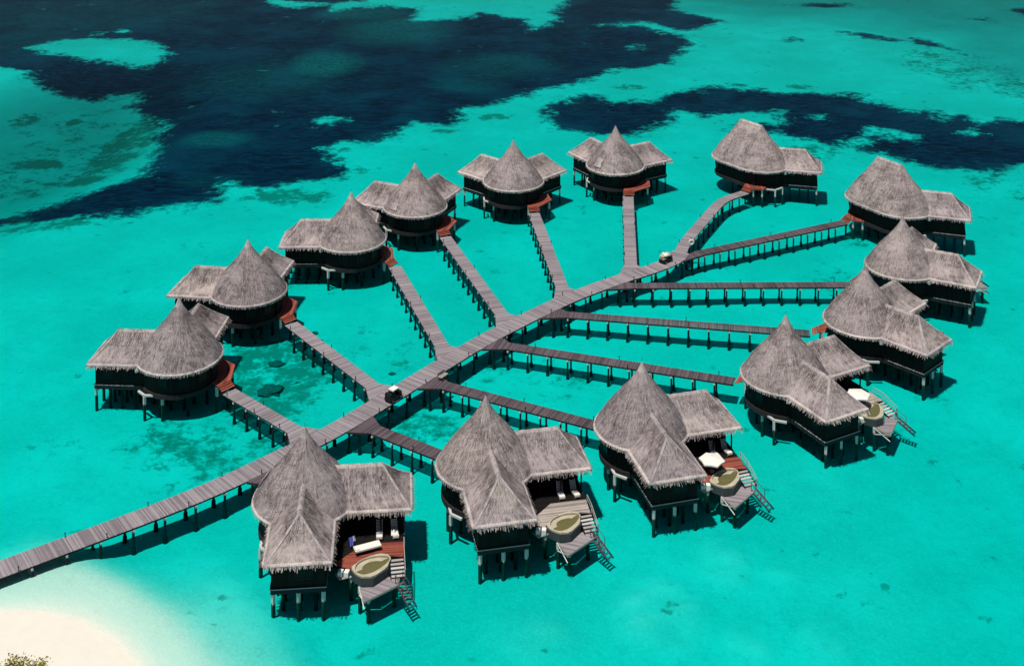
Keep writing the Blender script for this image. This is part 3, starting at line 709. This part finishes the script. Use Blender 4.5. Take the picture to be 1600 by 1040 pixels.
    # pale concrete corner of the floor frame that juts into the sun
    for a_, b_ in zip(frame, frame[1:]): beam(root, a_, b_, 1.24, .26, .22)
    for q in frame[1:] if len(frame) > 2 else frame: stilt(root, *q, 1.12)
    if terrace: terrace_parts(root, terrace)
    MB.mirror = 1
    return root
TERR = [(3.2, 3.2), (3.2, -3.2), (7.2, -2.9), (9.2, -2.25), (9.15, -.4), (9.75, 1.25), (10.8, 1.75), (11.95, 2.6), (10.55, 4.15), (9.6, 5.1), (7.0, 6.3)]
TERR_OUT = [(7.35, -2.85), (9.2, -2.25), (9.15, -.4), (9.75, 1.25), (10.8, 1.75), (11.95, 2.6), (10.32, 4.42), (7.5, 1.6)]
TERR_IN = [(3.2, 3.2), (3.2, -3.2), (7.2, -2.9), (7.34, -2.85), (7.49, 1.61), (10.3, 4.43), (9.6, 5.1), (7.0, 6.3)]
def terrace_parts(root, board):
    mb = MB(); planks(mb, TERR_OUT, .785, FL + .055, .05, .15); mb.build('terrace_deck', board, root)
    mb = MB(); planks(mb, TERR_IN, .785, FL + .055, .05, .15); mb.build('veranda_shade_deck', 'wall', root)  # roof shade over the inner terrace put in as near-black boards
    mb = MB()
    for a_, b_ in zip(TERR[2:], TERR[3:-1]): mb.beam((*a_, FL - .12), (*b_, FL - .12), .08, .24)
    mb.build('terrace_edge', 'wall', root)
    for q in ((10.3, 3.6), (9.0, -1.8), (9.6, 1.2), (12.6, -2.9), (12.9, .4)): stilt(root, *q, .72 if q[0] > 11 else FL - .3, name='terrace_post')
    # hot tub: leaf shaped basin in a cream apron, slatted skirt
    apron = [(9.25, -2.2), (10.3, -2.5), (11.2, -2.45), (12.05, -1.7), (12.1, .25), (11.25, 1.45), (10.75, 1.72), (9.85, 1.25), (9.25, -.4)]
    ax = Vector((.22, .975, 0)); cx = Vector((10.55, -.38, 0)); nx2 = Vector((ax.y, -ax.x, 0))
    leaf = []
    for k_ in range(28):
        a = k_ * 2 * math.pi / 28; w = 1.12 * math.sin(a) * (1 - .25 * math.cos(a)); p = cx + ax * 1.92 * math.cos(a) + nx2 * (w + .15 * math.cos(a) ** 2); leaf.append((p.x, p.y))
    tub = MB(); out_ = []
    for p in leaf:      # apron outline seen from the tub centre along the same bearing
        d = Vector((*p, 0)) - cx; best = None
        for i in range(len(apron)):
            a_, b_ = Vector((*apron[i], 0)) - cx, Vector((*apron[(i + 1) % len(apron)], 0)) - cx; ed = b_ - a_; den = d.x * ed.y - d.y * ed.x
            if abs(den) < 1e-9: continue
            t_ = (a_.x * ed.y - a_.y * ed.x) / den; u_ = (a_.x * d.y - a_.y * d.x) / den
            if t_ > 0 and -1e-6 <= u_ <= 1 + 1e-6 and (best is None or t_ < best): best = t_
        q = cx + d * max(best or 1.3, 1.06); out_.append((q.x, q.y))
    ZT = FL + .22; n_ = len(leaf)
    for i in range(n_):
        j = (i + 1) % n_
        tub.face([(*out_[i], ZT), (*out_[j], ZT), (*leaf[j], ZT), (*leaf[i], ZT)]); tub.face([(*leaf[i], ZT), (*leaf[j], ZT), (*leaf[j], ZT - .75), (*leaf[i], ZT - .75)]); tub.face([(*out_[j], ZT), (*out_[i], ZT), (*out_[i], ZT - .16), (*out_[j], ZT - .16)])
    tub.face([(*p, ZT - .75) for p in leaf])
    t = tub.build('hot_tub', 'cream', root)
    wb = MB(); wb.face([(*(Vector((*p, 0)).lerp(cx, .015))[:2], ZT - .24) for p in leaf]); wb.build('tub_water', 'tubwater', t)
    bench = MB(); half = [leaf[i] for i in range(15, 28)]; inn = [tuple(Vector((*p, 0)).lerp(cx, .42)[:2]) for p in half]
    for i in range(len(half) - 1): bench.prism([half[i], half[i + 1], inn[i + 1], inn[i]], ZT - .62, ZT - .20)
    bench.build('tub_bench', 'cream', t)
    sk = MB()
    for a_, b_ in zip(apron[:6], apron[1:6]): boards(sk, b_, a_, .82, ZT - .17, .16)
    sk.build('tub_skirt', 'slats', t)
    # steps down to the swim deck
    d = Vector((.76, -.65, 0)); w = Vector((.65, .76, 0)); s0 = Vector((11.55, 2.05, 0))
    for k_ in range(5):
        c_ = s0 + d * (.22 + .42 * k_) + w * .03; mb = MB(); mb.box((c_.x, c_.y, FL - .10 - .135 * k_), (.30, 1.35, .06), math.atan2(d.y, d.x), random.random()); mb.build('terrace_step', 'step', root)
    for sg in (-.72, .78):
        a_ = s0 + w * sg; b_ = a_ + d * 2.2; mb = MB(); mb.beam((*a_[:2], FL - .2), (*b_[:2], .78), .07, .26); mb.build('step_stringer', 'wall', root)
    # rail along the outer edge
    mb = MB(); ra = [(10.75, 3.95), (12.0, 2.72), (13.75, 1.1)]; rz = [FL, FL, .85]
    for (a_, za), (b_, zb) in zip(zip(ra, rz), list(zip(ra, rz))[1:]): mb.beam((*a_, za + .95), (*b_, zb + .95), .07, .06); mb.beam((*a_, za + .5), (*b_, zb + .5), .04, .04)
    for a_, za in zip(ra, rz): mb.box((*a_, za + .45), (.07, .07, 1.0))
    mb.build('terrace_rail', 'deck_grey', root)
    low = [(10.9, -2.5), (12.95, -3.8), (13.75, .1), (12.85, 1.25), (12.2, .3), (12.15, -1.75), (11.25, -2.6)]
    mb = MB(); planks(mb, low, .25, .80, .05, .15); sd = mb.build('swim_deck', 'deck', root)
    mb = MB()
    for a_, b_ in zip(low[:3], low[1:4]): mb.beam((*a_, .66), (*b_, .66), .08, .2)
    mb.build('deck_edge', 'deck_grey', sd)
    mb = MB()
    for a_, b_ in (((10.95, -2.6, -.1), (12.9, -3.75, .7)), ((10.95, -2.6, .7), (12.9, -3.75, -.1))): mb.beam(a_, b_, .07, .07)
    mb.build('brace', 'white', sd)
    stilt(root, 11.0, -2.5, .72, name='terrace_post')
    # ladder into the water
    ld = MB(); A = Vector((13.55, .45, .8)); B = Vector((15.9, .05, -.75)); w = Vector((.17, .98, 0))
    for sg in (-.42, .42): ld.beam(A + w * sg, B + w * sg, .07, .2)
    for k_ in range(6): c_ = A.lerp(B, (k_ + .5) / 6); ld.beam(c_ - w * .42, c_ + w * .42, .24, .04, .8)
    l = ld.build('water_ladder', 'deck_dark', root)
    hr = MB()
    for sg in (-.45, .45): hr.beam(A + w * sg + Vector((0, 0, .9)), A.lerp(B, .5) + w * sg + Vector((0, 0, .9)), .05, .05); hr.beam(A + w * sg, A + w * sg + Vector((0, 0, .95)), .06, .06); hr.beam(A.lerp(B, .5) + w * sg, A.lerp(B, .5) + w * sg + Vector((0, 0, .95)), .06, .06)
    hr.build('handrail', 'deck_dark', l)
    # service shelf with two white units beside the front wing
    mb = MB(); planks(mb, [(8.3, -3.4), (9.3, -3.75), (9.95, -2.65), (9.25, -2.4)], .5, 1.35, .06, .15); sh = mb.build('service_shelf', 'deck_grey', root)
    for q in ((8.95, -3.2), (9.45, -2.85)):
        mb = MB(); mb.box((*q, 1.62), (.46, .6, .48), .5); ac = mb.build('air_conditioner', 'white', root)
        mb = MB(); mb.box((q[0] + .2, q[1] + .11, 1.62), (.05, .42, .36), .5); mb.build('grille', 'louver', ac)

arc = [(4.88 * math.cos(a), 4.88 * math.sin(a)) for a in np.linspace(R(152), R(83), 12)]
ENT = dict(deck=arc + [(.9, 6.45), (-2.0, 6.95), (-5.3, 4.45), (-5.75, 2.35)], step=(-5.55, 3.4), ang=math.pi - .15, posts=[(-5.2, 2.5), (-5.1, 4.1), (-2.1, 6.5), (.4, 6.1)], door=(-3.9, 2.9), dang=R(144))
FRM = [(.7, -5.5), (-.85, -5.42), (-2.45, -3.75)]
WINGS = [(R(45), 'veranda'), (R(-45), 'plain')]
GV = 'thatched villas standing over the lagoon'
VL = {14: 'thatched villa nearest the camera, white daybed and blue cloth on its red terrace', 13: 'thatched villa second along the near side, bleached grey terrace with leaf shaped tub',
      12: 'thatched villa third along the near side, white parasol and red terrace deck', 11: 'thatched villa with a cream parasol peeping out right of its front roof wing',
      10: 'thatched villa on the right, long roof wing pointing lower right, no terrace visible', 9: 'thatched villa at right edge, its cone tip just below the right ridge roof',
      1: 'leftmost thatched villa with a coral boulder beside its boardwalk', 2: 'second thatched villa from the left, low left wing behind the leftmost cone', 3: 'third thatched villa from the left, right wing hidden by the next villa',
      4: 'fourth thatched villa from the left, wing tucked behind the third cone', 5: 'pointed thatched villa with wings spread left and right, slanting boardwalk', 6: 'topmost pointed thatched villa with a straight end on boardwalk below it'}
def place(o, v):
    x, y, h = VILLAS[v]; o.location = (x, y, 0); o.rotation_euler = (0, 0, R(h)); o['label'] = VL.get(v, o['label']); return o
def patch(root, ang, t0, t1, w):
    """a square of newer, paler thatch laid on the cone"""
    mb = MB(); rows = []
    for j in range(5):
        t = t0 + (t1 - t0) * j / 4; rows.append([Vector((RC * t + .16, 0, ZE + roof_profile(t) + .06)) for _ in range(7)])
        rows[-1] = [Vector((p.x * math.cos(ang + w * (i - 3) / 3 * (1 + .12 * math.sin(j * 2.3 + i))), p.x * math.sin(ang + w * (i - 3) / 3 * (1 + .12 * math.sin(j * 2.3 + i))), p.z + .02 * math.sin(3 * i + j))) for i, p in enumerate(rows[-1])]
    mb.grid(rows, [[(i * .2, j * .3) for i in range(7)] for j in range(5)], .7); mb.build('thatch_patch', 'cap', root)
for m_, sets in ((1, ((14, 11, 9), (13, 12, 10))), (-1, ((1, 4, 6), (2, 3, 5)))):
    for vs in sets:
        WSEED = Vector((vs[0] * 3.7, vs[0] * 1.3, 0))
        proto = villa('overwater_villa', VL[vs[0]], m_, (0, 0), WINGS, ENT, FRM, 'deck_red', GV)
        copies = [copy_tree(proto) for _ in vs[1:]]
        for v, c in zip(vs, [proto] + copies):
            place(c, v); k_ = random.uniform(-.012, .012); c.scale = (1, 1, 1 + k_)
            if v in (13, 11):        # these two terraces are bleached grey
                for ch in c.children:
                    if ch.name.startswith('terrace_deck'):
                        ch.data = ch.data.copy(); ch.data.materials[0] = M['deck_grey']; ch['label'] = 'bleached grey terrace boards'
            if v == 10:              # this villa has no tub or swim deck
                for ch in list(c.children):
                    if ch.name.split('.')[0] in ('hot_tub', 'terrace_step', 'step_stringer', 'swim_deck', 'terrace_rail', 'water_ladder', 'service_shelf', 'tub_skirt', 'terrace_post'):
                        for g in list(ch.children) + [ch]: bpy.data.objects.remove(g)
            if v == 6: patch(c, R(146), .74, .92, .16)
            if v == 4: patch(c, R(118), .80, .93, .13)
            if v == 14: patch(c, R(-150), .70, .90, .14)
SEG = (-4.2, 3.6)
def side_entry(step, ang, near):
    c, s = math.cos(ang), math.sin(ang); px, py = -s, c
    def q(d, y): return (step[0] - c * d + px * y, step[1] - s * d + py * y)
    return dict(deck=[q(0, -1.1), q(0, 1.1), q(1.2, 2.6), q(2.4, 2.4), q(2.6, -1.6), q(1.2, -1.6)], step=step, ang=ang, posts=[q(.3, -.9), q(.3, .9), q(1.3, 2.2)], door=near, dang=ang)
e7 = (-2.8 + .55, -6.9 + .75); a7 = math.atan2(-.84, -.54)
v7 = villa('overwater_villa', 'left one of the two ridge roofed villas at the top right, bent boardwalk', 1, SEG, [(0., 'plain')], side_entry((-2.25, -5.95), math.atan2(-.85, -.55), (-1.6, -4.48)),
           [(.2, -5.1), (2.7, -5.3), (4.0, -3.6)], None, GV); place(v7, 7)
v8 = villa('overwater_villa', 'right one of the two ridge roofed villas, boardwalk rising to its red landing', 1, SEG, [(0., 'plain')], side_entry((-8.95, -.35), math.atan2(-.70, -.71), (-7.6, .35)),
           [(.2, -5.1), (2.7, -5.3), (4.0, -3.6)], None, GV); place(v8, 8)

# ------------------------------------------------------------------ loose things on the terraces
def lounger():
    t = thing('sun_lounger', 'sun lounger', 'sun lounger', group='sun loungers on the villa terraces')
    mb = MB(); 
    for sg in (-.3, .3): mb.beam((-.05, sg, .28), (1.2, sg, .28), .06, .07)
    mb.beam((1.17, -.3, .28), (1.17, .3, .28), .06, .07); mb.build('frame', 'louver', t)
    for x in (.1, 1.1):
        for y in (-.28, .28): mb = MB(); mb.box((x, y, .13), (.06, .06, .26)); mb.build('leg', 'louver', t)
    mb = MB()
    for k_ in range(8): z = .34 + k_ * .125; mb.box((-.02 - k_ * .055, 0, z), (.03, .62, .09))
    for sg in (-.31, .31): mb.beam((.0, sg, .28), (-.46, sg, 1.34), .05, .05)
    mb.build('backrest', 'louver', t)
    mb = MB()
    for k_ in range(7): mb.box((.12 + k_ * .11, 0, .335), (.09, .6, .03))
    mb.build('slatted_seat', 'louver', t)
    mb = MB(); mb.box((1.0, 0, .39), (.42, .62, .1)); mb.box((1.2, 0, .30), (.05, .62, .2)); mb.build('sunlit_foot_pad', 'canvas', t)  # white pad stands in for the sunlit foot end of the lounger
    return t
lg = lounger(); first = True
def on(v, x, y, z, o, rz=0):
    q = loc2w(v, x, y); o.location = (*q, z); o.rotation_euler = (0, 0, R(VILLAS[v][2]) + rz); return o
TZ = FL + .055
LL = {14: 'daybed', 13: 'grey terrace', 12: 'parasol'}
for v, a, b_ in ((14, 'left sun lounger behind the white daybed of the nearest villa', 'right sun lounger with a white towel near the nearest villa terrace corner'),
                 (13, 'left sun lounger on the bleached grey terrace of the second villa', 'right sun lounger on the bleached grey terrace of the second villa'),
                 (12, 'left sun lounger behind the red deck beside the white parasol', 'right sun lounger behind the red deck, farther from the white parasol')):
    for k_, (x, y) in enumerate(((7.45, 3.65), (8.55, 4.75))):
        o = lg if first else copy_tree(lg); first = False
        o['label'] = (a, b_)[k_]; on(v, x, y, TZ, o, R(-45 + (8 if k_ else 0)))
tw = MB()
for i in range(6): tw.box((0, -.5 + i * .18, .0 + .015 * math.sin(i * 2.)), (.66 + .05 * math.sin(i * 3), .19, .05))
for i in range(3): tw.box((.36, -.4 + i * .2, -.09), (.05, .2, .2))
o = tw.build('beach_towel', 'canvas'); tag(o, 'white towel spread over the right lounger of the nearest villa', 'towel'); on(14, 8.95, 4.35, TZ + .47, o, R(45))
# white daybed
t = thing('daybed', 'long white daybed slanting across the red terrace of the nearest villa', 'daybed')
mb = MB(); mb.box((0, 0, .48), (.95, 2.75, .16)); mb.build('mattress', 'canvas', t)
mb = MB()
for sg in (-.42, .42): mb.beam((sg, -1.35, .34), (sg, 1.35, .34), .08, .12)
for sg in (-1.3, 1.3): mb.beam((-.42, sg, .34), (.42, sg, .34), .08, .1)
mb.build('frame', 'pile', t)
for x in (-.4, .4):
    for y in (-1.25, 1.25): mb = MB(); mb.box((x, y, .14), (.09, .09, .28)); mb.build('leg', 'pile', t)
mb = MB(); mb.box((0, -1.1, .6), (.7, .42, .1)); mb.build('pillow', 'canvas', t)
on(14, 8.55, .85, TZ, t, math.atan2(-.45, .9))
def parasol(label, v, x, y, r, h, m):
    t = thing('parasol', label, 'parasol', group='open parasols on terraces')
    mb = MB()
    for k_ in range(6):
        a, b_ = k_ * math.pi / 3, (k_ + 1) * math.pi / 3; mid = (a + b_) / 2
        A, B, C_ = (r * math.cos(a), r * math.sin(a), h), (r * math.cos(b_), r * math.sin(b_), h), (r * .84 * math.cos(mid), r * .84 * math.sin(mid), h + .04)
        ap = (0, 0, h + .42)
        mb.face([ap, A, C_]); mb.face([ap, C_, B])
        for p_, q_ in ((A, C_), (C_, B)): mb.face([p_, (p_[0] * .995, p_[1] * .995, p_[2] - .16), (q_[0] * .995, q_[1] * .995, q_[2] - .16), q_])
    mb.build('canopy', m, t)
    for k_ in range(6): a = k_ * math.pi / 3; mb = MB(); mb.beam((0, 0, h + .38), (r * .98 * math.cos(a), r * .98 * math.sin(a), h - .03), .03, .03); mb.build('rib', 'louver', t)
    mb = MB(); mb.tube((0, 0, .08), (0, 0, h + .5), .03, .025, 8); mb.build('pole', 'louver', t)
    mb = MB(); mb.tube((0, 0, 0), (0, 0, .1), .3, .26, 12); mb.build('base', 'concrete', t)
    return on(v, x, y, TZ, t, .3)
parasol('open white parasol over the red terrace deck, by the oval tub', 12, 8.75, .05, 1.5, 1.4, 'canvas')
parasol('open cream parasol half hidden behind the front roof wing of a right hand villa', 11, 9.0, .15, 1.55, 1.6, 'canvas')
# blue cloth on a drying stand
t = thing('drying_rack', 'blue and lavender cloth hung on a small rack in the dark veranda', 'drying rack')
mb = MB()
for y in (-.35, .35): mb.beam((0, y, 0), (0, y, 1.15), .04, .04)
mb.beam((0, -.38, 1.15), (0, .38, 1.15), .04, .04); mb.beam((-.2, -.35, .02), (.2, -.35, .02), .04, .04); mb.beam((-.2, .35, .02), (.2, .35, .02), .04, .04); mb.build('stand', 'pile', t)
for m_, y0, y1, l, n_ in (('blue', -.33, .10, .85, 'blue_cloth'), ('lavender', .06, .36, .45, 'lavender_cloth')):
    mb = MB(); K = 7; rows = []
    for j in range(6): rows.append([(.05 + .04 * math.sin(i * 1.6 + j * .7) + .16 * j / 5, y0 + (y1 - y0) * i / K, 1.19 - l * j / 5) for i in range(K + 1)])
    mb.grid(rows, [[(0, 0)] * (K + 1)] * 6); mb.grid([[(-.05 - .1 * j, y0 + (y1 - y0) * i / K, 1.19 - .2 * j) for i in range(K + 1)] for j in range(3)], [[(0, 0)] * (K + 1)] * 3); mb.build(n_, m_, t)
on(14, 6.9, .15, TZ, t, -.2)

# ------------------------------------------------------------------ things on the jetty
def buggy(label, q, load):
    d, s_, p, e, n_ = near_main(Vector((*q, 0))); off = (Vector((*q, 0)) - p).dot(n_)
    t = thing('electric_buggy', label, 'buggy', (*(p + n_ * off)[:2], DZ + .01), math.atan2(e.y, e.x), 'electric buggies on the jetty')
    mb = MB(); mb.prism([(-1.15, -.55), (1.0, -.55), (1.2, -.38), (1.2, .38), (1.0, .55), (-1.15, .55)], .28, .52); mb.prism([(.62, -.52), (1.12, -.40), (1.12, .40), (.62, .52)], .52, .86); mb.prism([(-1.12, -.54), (-.62, -.54), (-.62, .54), (-1.12, .54)], .52, .74); mb.build('body', 'black', t)
    for x in (-.78, .78):
        for y in (-.56, .56):
            mb = MB(); mb.tube((x, y - .08, .24), (x, y + .08, .24), .24, .24, 14); w_ = mb.build('wheel', 'black', t)
            mb = MB(); mb.tube((x, y - .09, .24), (x, y + .09, .24), .11, .11, 10); mb.build('hub', 'louver', w_)
    mb = MB(); mb.box((-.1, 0, .62), (.5, .98, .16)); mb.box((-.38, 0, .92), (.12, .98, .5)); mb.build('seat', 'black', t)
    mb = MB(); mb.tube((.55, .25, .82), (.38, .25, 1.02), .02, .02, 6); mb.tube((.36, .25, 1.0), (.39, .25, 1.03), .17, .17, 12); mb.build('steering_wheel', 'black', t)
    if load == 'roof':
        mb = MB(); mb.box((.0, 0, 1.50), (1.05, .86, .07)); mb.box((0, 0, 1.46), (1.12, .92, .04)); mb.build('roof', 'white', t)
        for x in (-.55, .55):
            for y in (-.44, .44): mb = MB(); mb.beam((x * 1.15, y, .55), (x * .9, y * .9, 1.45), .04, .04); mb.build('roof_post', 'black', t)
        mb = MB(); mb.box((-.95, 0, .98), (.42, .9, .45)); mb.build('rear_box', 'black', t)
    else:
        mb = MB(); mb.box((-.86, 0, .80), (.62, 1.0, .10)); mb.build('tray', 'cream', t)
        mb = MB(); mb.box((.55, 0, 1.18), (.05, .86, .55)); mb.build('windscreen', 'white', t)
    return t
buggy('black electric buggy with a white roof on the middle of the jetty', (-15.15, 155.2), 'roof')
b2 = buggy('dark electric buggy loaded with white laundry at the far jetty end', (25.0, 198.5), 'load')
t = thing('laundry_bundle', 'white laundry bags piled on the buggy at the jetty end', 'laundry')
def lump(name, r, sc, m, par, loc=(0, 0, 0), seed=0, amp=.25, n=(10, 7)):
    mb = MB(); rows = []
    for j in range(n[1] + 1):
        ph = math.pi * j / n[1]; row = []
        for i in range(n[0] + 1):
            th_ = 2 * math.pi * (i % n[0]) / n[0]; d = Vector((math.sin(ph) * math.cos(th_), math.sin(ph) * math.sin(th_), -math.cos(ph)))
            k_ = r * (1 + amp * mnoise.noise(d * 1.7 + Vector((seed, 0, 0))) + amp * .5 * mnoise.noise(d * 4. + Vector((seed, 5, 0))))
            row.append((d.x * k_ * sc[0], d.y * k_ * sc[1], d.z * k_ * sc[2]))
        rows.append(row)
    mb.grid(rows, [[(i, j) for i in range(n[0] + 1)] for j in range(n[1] + 1)])
    o = mb.build(name, m, par); o.location = loc; return o
e0 = b2.rotation_euler[2]; t.location = b2.location + Vector((-.55 * math.cos(e0), -.55 * math.sin(e0), .86)); t.rotation_euler = (0, 0, e0)
lump('laundry_bag', .5, (.85, 1.0, .62), 'cream', t, (-.3, .1, .25), 3); lump('white_bag', .5, (1.15, .85, .6), 'canvas', t, (.35, -.2, .42), 8); lump('small_bag', .28, (1, 1, .8), 'canvas', t, (.5, .5, .35), 11)
t = thing('bench', 'small pale bench at the jetty edge beside a dark boardwalk', 'bench', (-9.1, 160.6, DZ + .01), .98)
mb = MB()
for y in (-.22, 0, .22): mb.box((0, y, .45), (1.5, .18, .05))
mb.build('seat', 'deck_grey', t)
mb = MB()
for z in (.65, .85): mb.box((0, .36, z), (1.5, .05, .14))
for x in (-.65, .65): mb.beam((x, .33, .42), (x, .39, .95), .05, .05)
mb.build('backrest', 'deck_grey', t)
for x in (-.62, .62):
    for y in (-.25, .25): mb = MB(); mb.box((x, y, .21), (.08, .08, .42)); mb.build('leg', 'pile', t)
# life ring on a post
t = thing('life_ring', 'round white life ring on a post where the far boardwalks fork', 'life ring', (30.0, 204.6, .9))
mb = MB(); rows = []
for i in range(21):
    a = 2 * math.pi * i / 20; rows.append([((.36 + .13 * math.cos(q)) * math.cos(a), -.13 + .11 * math.sin(q), 1.0 + (.36 + .13 * math.cos(q)) * math.sin(a)) for q in np.linspace(0, 2 * math.pi, 11)])
mb.grid(rows, [[(0, 0)] * 11] * 21); mb.build('ring', 'white', t)
mb = MB(); mb.box((0, -.03, 1.0), (.66, .04, .66)); mb.build('backing_board', 'white', t)
mb = MB(); mb.box((0, .06, .1), (.1, .1, 3.2)); mb.build('post', 'pile', t)

# ------------------------------------------------------------------ in and around the water
CORAL = [('large dark coral boulder under water beside the leftmost boardwalk', -32.15, 163.0, 1.35), ('dark coral boulder in the shadow edge behind the leftmost villa', -33.0, 170.4, .75),
         ('small coral head beside the upper end of the second boardwalk', -29.1, 180.0, .32), ('small coral head halfway up the second boardwalk', -28.0, 177.5, .34), ('lone small coral head near the black buggy', -16.6, 167.7, .38),
         ('flat coral head between the first and second boardwalks', -29.2, 165.2, .34)]
for i, (l, x, y, r) in enumerate(CORAL):
    o = lump('coral_head', r, (1.25, 1.05, .42), 'rock', None, (x, y, -2.0), i * 3.7, .55, (26, 16)); tag(o, l, 'coral', 'coral heads in the lagoon')
for i, (u, v, a) in enumerate(((265, 945, .2), (283, 938, .0), (284, 956, .5))):
    q = at(u, v, -.25); mb = MB(); K = 9; rows = []
    for j in range(K + 1):
        s_ = j / K; r = .075 * math.sin(math.pi * min(1, s_ * .9 + .06)) ** .8; rows.append([(-.45 + .9 * s_, r * math.cos(t_), r * .9 * math.sin(t_)) for t_ in np.linspace(0, 2 * math.pi, 9)])
    mb.grid(rows, [[(0, 0)] * 9] * (K + 1)); mb.face([(-.42, 0, 0), (-.62, .0, .14), (-.55, 0, 0), (-.6, 0, -.1)]); mb.face([(.05, 0, .06), (-.1, 0, .2), (-.12, 0, .06)])
    for sg in (1, -1): mb.face([(.12, sg * .06, 0), (-.08, sg * .24, -.02), (-.05, sg * .06, 0)])
    o = mb.build('fish', 'fish'); o.location = (q.x, q.y, -.75); o.scale = (.55, .6, .6); o.rotation_euler = (0, 0, a); tag(o, ('left one of three small dark fish off the beach', 'upper one of three small dark fish off the beach', 'lower right one of three small dark fish off the beach')[i], 'fish', 'small dark fish in the shallows')
def shrub(label, x, y, h, w, n, seed):
    rnd = random.Random(seed); t = thing('beach_shrub', label, 'shrub', (x, y, .95), 0, 'beach shrubs in the lower left corner')
    tr_ = MB(); tips = []
    for k_ in range(7):
        a = rnd.uniform(0, 6.28); p = Vector((0, 0, -.1)); d = Vector((math.cos(a) * .35, math.sin(a) * .35, 1)).normalized(); r = .07
        for j in range(4):
            q = p + d * h * .26; tr_.tube(p, q, r, r * .75, 6, cap=False); p = q; r *= .75; d = (d + Vector((rnd.uniform(-.4, .4) + math.cos(a) * .25, rnd.uniform(-.4, .4) + math.sin(a) * .25, 0))).normalized()
            if j > 0: tips.append(p.copy())
    tr_.build('stem', 'trunk', t)
    lf = MB()
    for _ in range(n):
        c_ = rnd.choice(tips); p = c_ + Vector((rnd.gauss(0, w), rnd.gauss(0, w), rnd.gauss(.05, w * .7)))
        d = Vector((rnd.gauss(0, 1), rnd.gauss(0, 1), rnd.gauss(.5, .6))).normalized(); s_ = d.orthogonal().normalized(); s_ = (s_ + d.cross(s_) * rnd.uniform(-1, 1)).normalized(); l = rnd.uniform(.14, .30)
        lf.face([p, p + d * l * .5 + s_ * l * .28, p + d * l, p + d * l * .5 - s_ * l * .28], rnd.random())
    lf.build('foliage', 'leaf', t, 'stuff')
for i, (u, v, h, l) in enumerate(((4, 1075, 2.2, 'olive beach shrub cut by the left edge, lowest corner'), (32, 1074, 2.0, 'olive beach shrub second from the left edge'), (48, 1075, 2.15, 'slender olive beach shrub, rightmost of the corner clump'), (20, 1078, 1.7, 'low brownish beach shrub at the bottom edge'))):
    q = at(u, v, .95); shrub(l, q.x, q.y, h, .30 if i != 2 else .22, 900, 20 + i)
